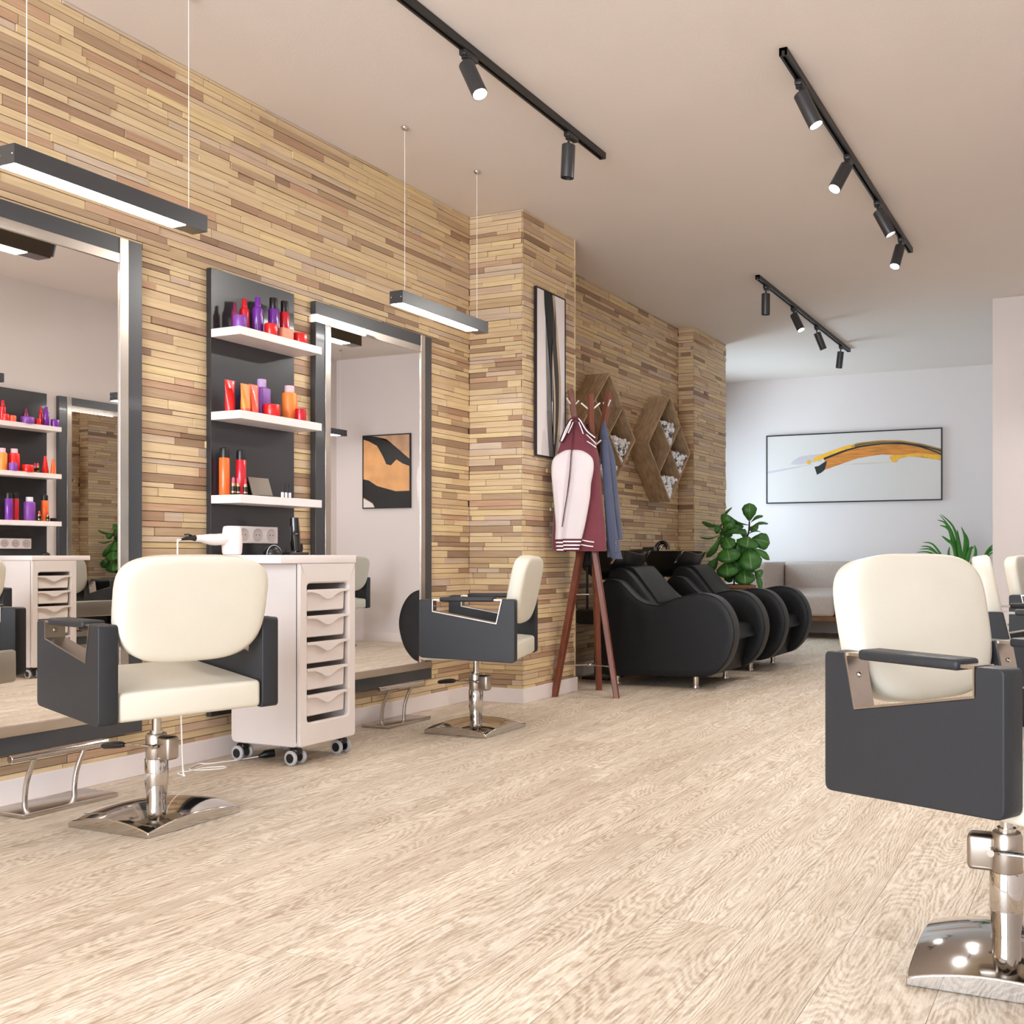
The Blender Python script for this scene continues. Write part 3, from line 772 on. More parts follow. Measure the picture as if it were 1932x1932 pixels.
bm = B(); rbox(bm, (-.02,-.034,0), (.02,.034,.052), .007, 3); so = obj('soap_block', bm, 'peach'); so.location = (-3.578,3.687,T1); tag(so, 'peach block of soap on the top shelf between the two red jars', 'soap', g1)
P('cosmetic_jar','flat red jar at the far end of the top shelf','jar',(-3.59,3.79,T1),.05,.034,'red2',style='jar')
P('cream_tube','red squeeze tube at the near end of the middle shelf','tube',(-3.64,3.415,T2),.142,.026,'red2',style='tube')
P('cream_tube','light orange squeeze tube on the middle shelf','tube',(-3.59,3.456,T2),.128,.0255,'orange',style='tube',mc='coral')
P('cream_tube','coral squeeze tube on the middle shelf, before the violet square bottle','tube',(-3.598,3.512,T2),.134,.0255,'coral',style='tube')
P('square_bottle','violet square bottle with a lilac cap on the middle shelf','bottle',(-3.655,3.616,T2),.179,.0305,'purple2',style='square')
P('cosmetic_jar','wide red jar in the middle of the middle shelf','jar',(-3.585,3.606,T2),.056,.037,'red2',style='jar')
P('shampoo_bottle','wide orange bottle with a pale pink cap on the middle shelf','bottle',(-3.64,3.775,T2),.172,.036,'orange',style='wide')
P('cosmetic_jar','small red jar at the far end of the middle shelf','jar',(-3.573,3.777,T2),.058,.0265,'red',style='jar')
P('spray_can','orange spray can with a black cap on the lowest shelf','spray can',(-3.67,3.412,T3),.215,.0228,'orange2',style='spray')
P('spray_can','red spray can with a black cap on the lowest shelf','spray can',(-3.65,3.487,T3),.211,.0228,'red',style='spray')
P('lipstick','pink lipstick on the lowest shelf, right beside the orange spray can','lipstick',(-3.6,3.396,T3),.078,.0095,'lip1',style='lip')
P('lipstick','pink lipstick standing between the orange can and the red can','lipstick',(-3.6,3.423,T3),.078,.0095,'lip1',style='lip')
P('lipstick','red lipstick on the lowest shelf, in front of the red spray can','lipstick',(-3.585,3.45,T3),.075,.009,'lip2',style='lip')
pl_ = thing('makeup_palette','open taupe make-up palette leaning back on the lowest shelf','palette',(-3.64,3.634,T3),0,g1)
bm = B(); box(bm, (-.035,-.062,0), (.03,.062,.009)); obj('tray', bm, 'black', pl_, smooth=False, bev=.002)
bm = B(); prism(bm, [(-.062,.0),(.062,.0),(.062,.086),(-.062,.086)], lambda u,v,d: Vector((-.03-.25*v+d, u-.1*v, .009+v)), 0, .005); obj('lid', bm, 'taupe', pl_, smooth=False)
for k,(y,nm) in enumerate(((3.668,'beside the taupe palette'),(3.69,'middle one of three'),(3.714,'farthest from the palette'))):
    P('nail_polish', 'tiny nail polish with black cap on the lowest shelf, '+nm, 'nail polish', (-3.58,y,T3), .067, .0068, 'whitecap', style='nail')
g2 = 'toiletries seen in the mirror reflection'
def Q(*a, **k): return flacon(*a, group=g2, **k)
R_ = ', reflected in the large mirror'
Q('pump_bottle','red bottle cut by the picture edge on the upper shelf'+R_,'bottle',(.3,5.095,T1),.16,.02,'red')
Q('cosmetic_jar','red jar on the upper shelf near the picture edge'+R_,'jar',(.25,5.083,T1),.053,.0235,'red2',style='jar')
Q('cosmetic_jar','orange-red jar on the upper shelf'+R_,'jar',(.25,5.134,T1),.047,.026,'coral',style='jar')
Q('cosmetic_jar','broad violet jar on the upper shelf'+R_,'jar',(.25,5.252,T1),.051,.046,'purple2',style='jar')
Q('pump_bottle','dark magenta bottle behind the broad violet jar'+R_,'bottle',(.32,5.286,T1),.126,.0175,'maroon')
Q('cosmetic_jar','small red jar beside the broad violet jar'+R_,'jar',(.25,5.334,T1),.048,.02,'red2',style='jar')
Q('pump_bottle','red bottle touching a purple one on the upper shelf'+R_,'bottle',(.325,5.409,T1),.152,.017,'red')
Q('pump_bottle','purple bottle on the upper shelf'+R_,'bottle',(.27,5.415,T1),.152,.0215,'purple')
Q('cosmetic_jar','purple jar at the end of the upper shelf'+R_,'jar',(.25,5.472,T1),.058,.029,'purple',style='jar')
Q('shampoo_bottle','orange bottle on the middle shelf'+R_,'bottle',(.3,5.095,T2),.171,.03,'orange',style='wide')
Q('shampoo_bottle','red bottle with a pale cap on the middle shelf'+R_,'bottle',(.3,5.182,T2),.174,.038,'red2',style='wide')
Q('cosmetic_jar','purple jar before the red bottle on the middle shelf'+R_,'jar',(.245,5.138,T2),.061,.0285,'purple2',style='jar')
Q('cosmetic_jar','flat red jar on the middle shelf'+R_,'jar',(.25,5.255,T2),.056,.04,'red2',style='jar')
Q('lipstick','magenta lipstick behind a red one on the middle shelf'+R_,'lipstick',(.3,5.344,T2),.078,.011,'lip3',style='lip')
Q('lipstick','red lipstick on the middle shelf'+R_,'lipstick',(.25,5.332,T2),.075,.012,'lip2',style='lip')
Q('cream_tube','red tapered tube on the middle shelf'+R_,'tube',(.29,5.421,T2),.139,.023,'red2',style='cone')
Q('cream_tube','orange tapered tube on the middle shelf'+R_,'tube',(.25,5.458,T2),.118,.019,'orange2',style='cone')
Q('spray_can','purple spray can with a black cap on the lowest shelf'+R_,'spray can',(.3,5.14,T3),.211,.026,'purple',style='spray')
Q('spray_can','red spray can with a black cap on the lowest shelf'+R_,'spray can',(.32,5.208,T3),.215,.021,'red',style='spray')
Q('shampoo_bottle','wide violet bottle with a white cap on the lowest shelf'+R_,'bottle',(.3,5.301,T3),.186,.04,'purple2',style='wide',mc='whitecap')
Q('lipstick','lipstick beside the wide violet bottle'+R_,'lipstick',(.25,5.345,T3),.08,.012,'lip2',style='lip')
Q('spray_can','orange spray can with a black cap on the lowest shelf'+R_,'spray can',(.31,5.432,T3),.211,.026,'orange2',style='spray')
Q('lipstick','lipstick in front of the orange spray can'+R_,'lipstick',(.25,5.413,T3),.074,.012,'lip2',style='lip')
bm = B(); rbox(bm, (-.02,-.018,0), (.02,.018,.028), .004, 2); bx_ = obj('eyeshadow_box', bm, 'black'); bx_.location = (.27,5.475,T3); tag(bx_, 'small dark make-up box at the end of the lowest shelf'+R_, 'make-up box', g2)
bm = B(); lathe(bm, [(.03,0),(.032,.006),(.028,.018),(.014,.026),(.002,.027)], seg=20); b2 = obj('tint_bowl', bm, 'black'); b2.location = (.2,5.36,TZ); tag(b2, 'small black bowl on the trolley reflected in the large mirror', 'bowl')

# ---------------------------------------------------------------- pendant lights
def make_pendant(label, loc):
    # origin: ceiling point above the lamp centre; lamp runs along y
    r = thing('pendant_light', label, 'pendant light', loc, 0, 'linear pendant lights')
    zb,zt_ = 2.182-H, 2.246-H; L = .3775; w = .04
    bm = B(); box(bm, (-w,-L,zb), (w,L,zt_)); 
    for y in (-L-.0006, L+.0006):
        for x in (-.03,.03): cyl(bm, (x,y,(zb+zt_)/2), (x,y+math.copysign(.001,y),(zb+zt_)/2), .0025, seg=10, mi=1)
    obj('housing', bm, ['dframe','cable'], r, smooth=False)
    bm = B(); box(bm, (-w+.004,-L+.006,zb-.0025), (w-.004,L-.098,zb+.001)); obj('diffuser', bm, 'led', r, smooth=False)
    for y in (-.31,.325):
        bm = B(); cyl(bm, (0,y,zt_), (0,y,-.01), .0016, seg=8); c = obj('cable', bm, 'cable', r)
        bm = B(); lathe(bm, [(.019,-.0005),(.019,-.004),(.014,-.013),(.005,-.018),(.002,-.0185)], (0,y,0), 18); obj('ceiling_cap', bm, 'chrome', c)
    return r
p1 = make_pendant('slim dark linear pendant lamp over the large mirror, hung on two white cables', (-3.268,2.5415,H))
dup(p1, (-3.268,4.481,H), 0, 'slim dark linear pendant lamp hanging before the wood-clad pier')
for y in (4.49,6.15,8.08):
    dup(p1, (-.02,y,H), 0, {4.49:'pendant lamp tip at the left picture edge, reflected in the large mirror',6.15:'pendant lamp end reflected high in the large mirror beside its metal trim',8.08:'small pendant lamp end reflected in the framed mirror near its metal trim'}[y])

# ---------------------------------------------------------------- track lights
def make_track(label, x, y0, y1):
    r = thing('light_track', label, 'light track', (x,(y0+y1)/2,H), 0, 'ceiling light tracks')
    L = (y1-y0)/2; bm = B()
    box(bm, (-.0175,-L,-.034), (-.007,L,-.0005)); box(bm, (.007,-L,-.034), (.0175,L,-.0005)); box(bm, (-.0071,-L,-.014), (.0071,L,-.0005))
    obj('rail', bm, 'track', r, smooth=False)
    for s in (-1,1):
        bm = B(); box(bm, (-.018,s*L-(.012 if s > 0 else 0),-.0345), (.018,s*L+(.012 if s < 0 else 0),-.001)); obj('end_cap', bm, 'track', r, smooth=False)
    return r
make_track('black ceiling track entering at the top picture edge, two spotlights on it', -2.495, 1.81, 4.85)
make_track('black ceiling track over the right side of the room with four spotlights', -1.268, 4.137, 7.178)
make_track('farthest black ceiling track, near the back wall, with four spotlights', -2.475, 7.407, 10.415)
def make_spot(label, x, y, a, f, lit):
    r = thing('track_spotlight', label, 'spotlight', (x,y,H-.034), 0, 'black track spotlights')
    bm = B(); rbox(bm, (-.0165,-.05,-.026), (.0165,.05,-.0008), .004, 2); cyl(bm, (0,-.025,-.024), (0,-.025,-.034), .017, seg=18); obj('adapter', bm, 'track', r)
    d = (RV*a+FV*f+Vector((0,0,-1))).normalized()
    p = Vector((0,-.025,-.05)); q = p+d*.012
    bm = B(); cyl(bm, (0,-.025,-.03), p+d*.02, .0062, seg=10); obj('stem', bm, 'track', r)
    e_ = q+d*.165
    _, u, v = frame(q, e_); n = 26
    bm = B(); rings = []
    for s_, rr_ in [(0,.006),(0,.031),(.003,.034),(.163,.034),(.165,.0335),(.165,.031),(.14,.029),(.139,.002)]:
        rings.append([q+d*s_+rr_*(math.cos(t_)*u+math.sin(t_)*v) for t_ in [2*PI*i/n for i in range(n)]])
    loft(bm, rings, True); obj('housing', bm, 'spot', r, ang=35)
    bm = B(); c = q+d*(.152 if lit else .142); cyl(bm, c, c+d*.001, .0285, seg=24); obj('lens', bm, 'lens' if lit else 'lensoff', r)
    if not lit: return r
    la = bpy.data.lights.new('spot_lamp', 'SPOT'); la.energy = SPOT_W*(2.6 if a < -.2 else 1.25 if a > .44 else 1.6); la.spot_size = math.radians(152); la.spot_blend = .75; la.shadow_soft_size = .03; la.color = (1,.97,.93)
    lo = bpy.data.objects.new('spot_lamp', la); COL.objects.link(lo); lo.parent = r
    lo.location = q+d*.172; lo.rotation_euler = d.to_track_quat('-Z','Y').to_euler()
    return r
SPOT_W = 30
make_spot('black spotlight on the nearest track, tilted, its lamp lit', -2.495, 3.61, .46, -.3, True)
make_spot('black spotlight hanging straight down at the end of the nearest track', -2.495, 4.5, -.05, .05, False)
make_spot('first of four spotlights on the right track, at its near end', -1.268, 4.41, .46, -.12, True)
make_spot('second of four spotlights on the right track, tilted to the wood wall', -1.268, 5.325, -.52, -.35, True)
make_spot('third of four spotlights on the right track', -1.268, 6.08, .5, -.12, True)
make_spot('last of four spotlights on the right track, at its far end', -1.268, 6.835, -.32, -.35, True)
make_spot('first spotlight on the farthest track, hanging straight down', -2.475, 7.637, 0, .05, False)
make_spot('second spotlight on the farthest track, the only one there seen lit', -2.475, 8.395, .4, -.35, True)
make_spot('third spotlight on the farthest track, tilted and dark', -2.475, 9.15, .42, .15, False)
make_spot('last spotlight on the farthest track, nearest the back wall', -2.475, 10.087, -.1, .1, False)

# ---------------------------------------------------------------- pictures
def make_picture(label, cat, o, u, nrm, w, h, mframe, mcanvas, strokes, fw=.008, depth=.02):
    # o: lower-left corner at the wall; u: direction along; strokes: [(material, [(s,t)...])] in 0..1
    u = Vector(u); nrm = Vector(nrm); o = Vector(o); up = Vector((0,0,1))
    r = thing('wall_picture', label, cat, o)
    def mp(a, b, d): return u*a+up*b+nrm*d
    bm = B()
    for a0,a1,b0,b1 in ((0,w,0,fw),(0,w,h-fw,h),(0,fw,fw,h-fw),(w-fw,w,fw,h-fw)):
        prism(bm, [(a0,b0),(a1,b0),(a1,b1),(a0,b1)], mp, .001, depth)
    obj('frame', bm, mframe, r, smooth=False)
    bm = B(); prism(bm, [(fw,fw),(w-fw,fw),(w-fw,h-fw),(fw,h-fw)], mp, .001, depth-.004)
    cv = obj('canvas', bm, mcanvas, r, smooth=False)
    for k, (m, poly) in enumerate(strokes):
        pts = [Vector((fw+p[0]*(w-2*fw), fw+p[1]*(h-2*fw))) for p in poly]
        bm = B(); f = [bm.verts.new(mp(min(max(p.x,fw),w-fw), min(max(p.y,fw),h-fw), depth-.0038+.0003*k)) for p in pts]; bm.faces.new(f)
        bmesh.ops.triangulate(bm, faces=bm.faces[:])
        obj('brush_stroke', bm, m, cv, smooth=False)
    return r
def band(center, widths):
    L = [(c[0]-w, c[1]) for c, w in zip(center, widths)]; Rr = [(c[0]+w, c[1]) for c, w in zip(center, widths)]
    L = [(p.x,p.y) for p in smoothpts([Vector((a,b,0)) for a,b in L], 5)]; Rr = [(p.x,p.y) for p in smoothpts([Vector((a,b,0)) for a,b in Rr], 5)]
    return L+Rr[::-1]
# tall abstract on the pier
st = [('inkt', band([(.60,1),(.68,.8),(.76,.62),(.80,.45),(.78,.25),(.70,.08),(.64,0)], [.035,.05,.055,.06,.07,.07,.05])),
      ('inkd', band([(.50,1),(.58,.8),(.66,.62),(.72,.45),(.70,.25),(.64,.08),(.60,0)], [.05,.07,.07,.07,.07,.05,.03])),
      ('inkt', band([(.50,.76),(.58,.55),(.63,.35),(.62,.18),(.60,.08)], [.012,.025,.03,.03,.02])),
      ('inkg', band([(.33,.85),(.37,.7),(.40,.5),(.43,.3),(.47,.12),(.52,0)], [.03,.06,.07,.08,.08,.09])),
      ('inkb', band([(.40,1),(.42,.9),(.45,.78),(.47,.66),(.50,.5),(.54,.34)], [.15,.15,.11,.045,.03,.012]))]
make_picture('tall narrow abstract of black and tan strokes on the wood-clad pier', 'picture', (PXF+.004,5.557,1.56), (0,1,0), (1,0,0), .377, 1.077, 'inkb', 'canvas', st)
# wide abstract over the sofa
def arc(f0, f1, n=14, x0=0, x1=1): 
    xs = [x0+(x1-x0)*i/n for i in range(n+1)]
    return [(x, f0(x)) for x in xs]+[(x, f1(x)) for x in xs[::-1]]
import bisect
def interp(tab):
    X = [a for a,_ in tab]; Y = [b for _,b in tab]
    def f(x):
        i = min(max(bisect.bisect(X, x)-1, 0), len(X)-2)
        t_ = (x-X[i])/(X[i+1]-X[i]); return Y[i]+(Y[i+1]-Y[i])*t_
    return f
topc = interp([(.28,.66),(.35,.72),(.45,.80),(.55,.855),(.67,.875),(.78,.86),(.9,.80),(1,.72)])
midc = interp([(.28,.60),(.35,.65),(.45,.74),(.55,.80),(.67,.825),(.78,.82),(.9,.76),(1,.64)])
botc = interp([(.28,.50),(.35,.47),(.45,.555),(.55,.63),(.67,.665),(.78,.64),(.9,.60),(1,.55)])
st = [('inkl', [(.14,.57),(.16,.63),(.2,.68),(.26,.70),(.33,.71),(.33,.6),(.27,.585),(.2,.56)]),
      ('inkl', arc(lambda x:.475+.09*(x/.28), lambda x:.435+.122*(x/.28), 6, 0, .28)),
      ('inkt2', arc(lambda x:.545+.06*(x-.45), lambda x:.532, 6, .45, .72)),
      ('inko', arc(lambda x:midc(x), lambda x:botc(x), 20, .345, 1)),
      ('inky', arc(lambda x:topc(x), lambda x:midc(x)-.01, 20, .28, .86)),
      ('inkolive', arc(lambda x:topc(x)-.004, lambda x:midc(x)-.02, 18, .52, 1)),
      ('inkb', arc(lambda x:topc(x)-.025+.0, lambda x:topc(x)-.034-.05*max(0,x-.8), 18, .5, 1)),
      ('inkb', arc(lambda x:midc(x)+.006, lambda x:midc(x)-.035*max(0,1-1.6*x)-.012, 20, .34, 1)),
      ('inkb', [(.285,.52),(.30,.40),(.325,.43),(.345,.47),(.36,.60),(.34,.58),(.31,.53)]),
      ('inky', [(.235,.60),(.25,.625),(.265,.60),(.265,.575),(.25,.56),(.235,.575)]),
      ('inky', [(.715,.62),(.73,.645),(.80,.65),(.88,.665),(.95,.64),(1,.62),(1,.56),(.95,.57),(.9,.61),(.82,.62),(.765,.59),(.755,.545),(.735,.545)])]
make_picture('wide abstract painting with a yellow and ochre arc on the back wall over the sofa', 'picture', (-3.851,11.888,1.565), (1,0,0), (0,-1,0), 2.119, .836, 'inkb', 'canvas2', st, fw=.014, depth=.03)
# picture on the partition, seen only in the mirror
st = [('inks', [(.2,1),(1,1),(1,.7),(.8,.78),(.5,.95)]),
      ('inkb', [(0,1),(.2,1),(.5,.93),(.8,.78),(1,.66),(1,.56),(.85,.60),(.72,.66),(.6,.58),(.5,.60),(.42,.72),(.3,.86),(.12,.93),(0,.96)]),
      ('inkb', [(0,.4),(.12,.38),(.3,.3),(.5,.26),(.7,.22),(1,.22),(1,0),(.25,0),(.2,.06),(.1,.1),(0,.14)]),
      ('canvas', [(0,0),(.24,0),(.2,.05),(.1,.09),(0,.12)])]
make_picture('black-framed abstract in black and peach, seen reflected in the framed mirror', 'picture', (-.584,8.851,1.438), (1,0,0), (0,-1,0), .638, .798, 'inkb', 'inkp', [(m, [(1-a, b) for a, b in p]) for m, p in st], fw=.012)

# ---------------------------------------------------------------- diamond shelves and crystals
def make_diamond(label, y):
    r = thing('diamond_shelf', label, 'wall shelf', (WX+.003,y,1.87), 0, 'diamond wall shelves')
    R0 = .472; D = .2; th = .012
    def mp(a, b, d): return Vector((d, a, b))
    c45 = math.sqrt(.5); s = R0*2*c45/2   # half side
    def rot(p, q): return ((p-q)*c45, (p+q)*c45)
    def slab(nm, p0, p1, q0, q1):
        bm = B(); prism(bm, [rot(p0,q0),rot(p1,q0),rot(p1,q1),rot(p0,q1)], mp, .0, D); obj(nm, bm, 'hexwood', r, smooth=False, bev=.001)
    slab('side_board', -s, s, -s, -s+th); slab('side_board', -s, s, s-th, s); slab('side_board', -s, -s+th, -s+th, s-th); slab('side_board', s-th, s, -s+th, s-th)
    slab('divider', -th/2, th/2, -s+th, s-th); slab('divider', -s+th, -th/2, -th/2, th/2); slab('divider', th/2, s-th, -th/2, th/2)
    bm = B(); prism(bm, [rot(-s+.004,-s+.004),rot(s-.004,-s+.004),rot(s-.004,s-.004),rot(-s+.004,s-.004)], mp, .001, .006); obj('back_board', bm, 'hexwood', r, smooth=False)
    return r
make_diamond('diamond-shaped oak wall shelf behind the coat rack', 7.012)
make_diamond('diamond-shaped oak wall shelf near the far pier, its left cell empty', 8.196)
def crystals(label, y, zb, seed, h=.2):
    # loose white crystals filling the lower half of a diamond cell whose lowest corner is zb
    r = random.Random(seed); bm = B()
    base = Vector((WX+.003, y, zb))
    for k in range(330):
        zz = h*(r.random()**.6); hw = max(0, zz-.012)
        a = (r.random()*2-1)*hw*.95; d = .1+.1*r.random() if r.random() < .8 else .02+.1*r.random()
        sz = .010+.012*r.random()
        c = base+Vector((d-.012, a, zz))
        mtx = Matrix.Translation(c) @ Matrix.Rotation(r.random()*6, 4, Vector((r.random()-.5,r.random()-.5,r.random()-.5)).normalized()) @ Matrix.Diagonal((sz,sz*.7,sz*1.3,1))
        res = bmesh.ops.create_icosphere(bm, subdivisions=1, radius=1, matrix=mtx)
        mi = 1 if r.random() < .12 else 0
        for f in {f for v in res['verts'] for f in v.link_faces}: f.material_index = mi
    o = obj('crystal_filling', bm, ['crystal','crystal2'], smooth=False)
    return tag(o, label, 'crystals', 'white crystals in the diamond shelves', 'stuff')
cz = 1.87; hs = .472/2
crystals('white crystals in the top cell of the far diamond shelf', 8.196, cz+.010, 1, .215)
crystals('white crystals in the right cell of the far diamond shelf', 8.196+hs, cz-hs+.010, 2, .215)
crystals('white crystals in the bottom cell of the far diamond shelf', 8.196, cz-2*hs+.018, 3, .205)
crystals('white crystals in the right cell of the diamond shelf behind the jackets', 7.012+hs, cz-hs+.010, 4, .215)
crystals('white crystals in the bottom cell of the diamond shelf behind the jackets', 7.012, cz-2*hs+.018, 5, .205)

# ---------------------------------------------------------------- coat rack
CR = Vector((-3.161,5.959,0))
cr = thing('coat_rack', 'red-brown wooden tripod coat rack with white pegs and chrome braces', 'coat rack', CR)
feet = [Vector((-.156,-.184,0)), Vector((.236,-.046,0)), Vector((-.079,.229,0))]
tops = []
for k, f in enumerate(feet):
    top = -f*.62+Vector((0,0,[2.02,2.03,1.975][k])); tops.append(top)
    d, a, b = frame(f, top)
    rot_ = .35*k
    aa = a*math.cos(rot_)+b*math.sin(rot_); bb_ = -a*math.sin(rot_)+b*math.cos(rot_)
    # shift sticks tangentially so they pass by each other where they cross
    tan = Vector((f.y, -f.x, 0)).normalized()*.024
    bm = B(); rings = []
    for s_, w in [(0,.026),(.5,.029),(1,.025)]:
        p = f+(top-f)*s_+tan
        rings.append([p+aa*w*x+bb_*w*.72*y for x,y in ((-1,-.7),(-.7,-1),(.7,-1),(1,-.7),(1,.7),(.7,1),(-.7,1),(-1,.7))])
    for q in rings[0]: q.z = 0
    loft(bm, rings); st_ = obj('leg', bm, 'walnut', cr, ang=25)
    for s_, sg in ((.95,1),(.95,-1),(.83,1),(.83,-1)):
        p = f+(top-f)*s_+tan; side = d.cross(Vector((f.x,f.y,0)).normalized()).normalized()*sg
        bm = B(); tube(bm, [p+side*.012, p+side*.062+Vector((0,0,.042))], .0052, 8); obj('peg', bm, 'cable', st_)
for z_, hub in ((.667,False),(.2,True)):
    bm = B()
    for k, f in enumerate(feet):
        p = f*(1-z_/1.26)+Vector((f.y,-f.x,0)).normalized()*.024; p.z = z_
        cyl(bm, (0,0,z_), p, .0045, seg=8)
    if hub: lathe(bm, [(.004,z_-.012),(.02,z_-.008),(.024,z_),(.02,z_+.008),(.004,z_+.012)], seg=14)
    else: lathe(bm, [(.003,z_-.006),(.01,z_),(.003,z_+.006)], seg=12)
    obj('brace', bm, 'chrome', cr)

# garments: lofts in a frame whose x runs along RV and y along FV
def gar(name, label, cat, loc):
    o = thing(name, label, cat, loc, TH); return o
def cloth(parent, name, rows_, mats, mis=None, n=40, folds=7, amp=.08, seed=0, pw=2.6):
    # rows_: (z, cx, halfwidth, cy, halfdepth)
    r = random.Random(seed); ph = r.random()*6; bm = B(); rings = []
    P_ = smoothpts([Vector(q[:3]) for q in rows_], 3); Q_ = smoothpts([Vector((q[3],q[4],0)) for q in rows_], 3)
    zmax = max(q[0] for q in rows_); zmin = min(q[0] for q in rows_)
    for a, b in zip(P_, Q_):
        t_ = min(1, max(0, (zmax-a.x)/max(1e-6, zmax-zmin))); ring = []
        for k in range(n):
            th_ = 2*PI*k/n; c, s = math.cos(th_), math.sin(th_)
            w = 1+amp*t_**.7*(.6*math.sin(folds*th_+ph+2.2*t_)+.4*math.sin((folds*2+1)*th_+ph*2))
            ring.append(Vector((a.y+a.z*math.copysign(abs(c)**(2/pw), c)*w, b.x+b.y*math.copysign(abs(s)**(2/pw), s)*w, a.x)))
        rings.append(ring)
    m3 = None
    if mis: m3 = [m for m in mis for _ in range(3)]
    loft(bm, rings, True, m3); return obj(name, bm, mats, parent, ang=70)
vj = gar('varsity_jacket', 'burgundy jacket with white sleeves and striped cuffs hanging on the coat rack', 'jacket', CR-FV*.15)
k_ = 1/5.52/283
def X_(p): return (p/5.52+1030-1113)/283
def Z_(p): return CAMZ+(1049.5-(p/5.52+720))/1907*6.42
def row(y, xl, xr, cy=0, hd=.07): return (Z_(y), (X_(xl)+X_(xr))/2, (X_(xr)-X_(xl))/2, cy, hd)
cloth(vj, 'body', [row(1765,110,632,.03,.055),row(1690,96,632,.03,.06),row(1400,110,612,.03,.06),row(1150,130,590,.03,.06),row(900,120,575,.03,.06),row(700,150,555,.02,.06),row(560,205,500,.02,.05),row(440,260,430,.02,.04),row(385,295,385,.02,.028)], ['burg'], folds=6, amp=.05, seed=2)
cloth(vj, 'sleeve', [row(1640,138,222,-.045,.03),row(1450,142,240,-.05,.038),row(1100,112,275,-.055,.045),row(900,98,300,-.05,.05),row(780,120,305,-.042,.045),row(705,215,306,-.03,.03),row(690,265,303,-.02,.015)], ['jwhite'], folds=5, amp=.07, seed=4)
cloth(vj, 'sleeve', [row(1640,212,405,-.06,.035),row(1450,225,448,-.062,.042),row(1200,262,490,-.066,.05),row(1050,285,500,-.066,.055),row(900,298,525,-.06,.055),row(780,303,510,-.05,.05),row(705,306,420,-.032,.035),row(690,310,350,-.02,.015)], ['jwhite'], folds=5, amp=.07, seed=9)
def cuff(xl0, xr0, xl1, xr1, cy, dy):
    rows_ = []; mm = []
    for i, (t_, m_) in enumerate(((1765,0),(1750,1),(1735,0),(1712,1),(1696,0),(1674,1),(1658,0),(1638,0))):
        f = (1765-t_)/127; rows_.append((Z_(t_+dy), (X_(xl0)+X_(xr0))/2*(1-f)+(X_(xl1)+X_(xr1))/2*f, (X_(xr0)-X_(xl0))/2*(1-f)+(X_(xr1)-X_(xl1))/2*f, cy, .036)); mm.append(m_)
    cloth(vj, 'cuff', rows_, ['burgd','stripe'], mm[:-1], amp=.0)
cuff(150,250,140,224,-.05,8); cuff(220,375,214,408,-.064,-2)
def ribbon(pts, w, y, m='stripe', par=vj, nm='stripe'):
    bm = B(); P_ = smoothpts([Vector((X_(a), y, Z_(b))) for a,b in pts], 4)
    tube(bm, P_, w, 6); obj(nm, bm, m, par)
bm = B(); tube(bm, smoothpts([Vector((X_(a), yy, Z_(b))) for a,b,yy in [(190,610,-.03),(235,490,-.04),(290,385,-.045),(340,365,-.05),(385,380,-.045),(450,490,-.04),(545,580,-.03)]],5), .013, 8); obj('collar', bm, 'burgd', vj)
ribbon([(196,606),(240,490),(293,388),(340,362),(384,378),(452,492),(540,568)], .0042, -.056)
ribbon([(205,600),(262,480),(292,400)], .0036, -.058); ribbon([(268,518),(300,450),(318,405)], .0036, -.062); ribbon([(376,405),(398,465),(420,528)], .0036, -.062); ribbon([(448,530),(490,570),(545,628)], .0036, -.046); ribbon([(455,602),(500,632),(548,668)], .0036, -.046)
ribbon([(405,1648),(470,1662),(525,1670)], .0042, -.035); ribbon([(380,1690),(440,1706),(515,1716)], .0042, -.035)
bm = B(); tube(bm, smoothpts([Vector((X_(a),y,Z_(b))) for a,b,y in [(320,395,-.05),(312,560,-.045),(304,690,-.07),(300,800,-.1),(292,950,-.108),(270,1150,-.108),(240,1330,-.1),(212,1510,-.09)]],5), .003, 6); obj('seam', bm, 'burgd', vj)
bj = gar('wool_jacket', 'slate-blue jacket hanging on the far side of the coat rack', 'jacket', CR-FV*.02)
cloth(bj, 'body', [row(1640,645,800,.02,.05),row(1300,630,762,.02,.055),row(1000,600,738,.02,.055),row(760,575,718,.02,.05),row(560,562,665,.02,.035),row(430,575,632,.02,.02),row(345,598,612,.02,.008)], ['blue'], folds=5, amp=.08, seed=5)
cloth(bj, 'sleeve', [row(1848,695,800,-.04,.03),row(1700,655,768,-.04,.034),row(1400,632,728,-.045,.038),row(1000,600,690,-.04,.036),row(700,590,660,-.03,.03),row(560,585,640,-.015,.015)], ['blue'], folds=4, amp=.07, seed=6)
cloth(bj, 'sleeve', [row(1830,640,690,.0,.03),row(1500,625,700,.0,.035),row(1100,600,690,.0,.035),row(800,590,670,.0,.02)], ['blue'], folds=4, amp=.05, seed=8)
bm = B()
for b in (1660,1685,1710,1735,1760): 
    c = Vector((X_(738), -.078, Z_(b))); cyl(bm, c, c+Vector((0,-.004,0)), .0055, seg=10)
obj('cuff_buttons', bm, 'black', bj)
kj = gar('dark_coat', 'black coat mostly hidden behind the burgundy jacket on the coat rack', 'coat', CR+FV*.06)
cloth(kj, 'body', [row(1905,345,440,.04,.03),row(1880,340,452,.04,.035),row(1500,330,470,.04,.04),row(900,340,480,.04,.035),row(500,385,450,.03,.02),row(360,405,425,.02,.008)], ['blackcloth'], folds=4, amp=.05, seed=11)

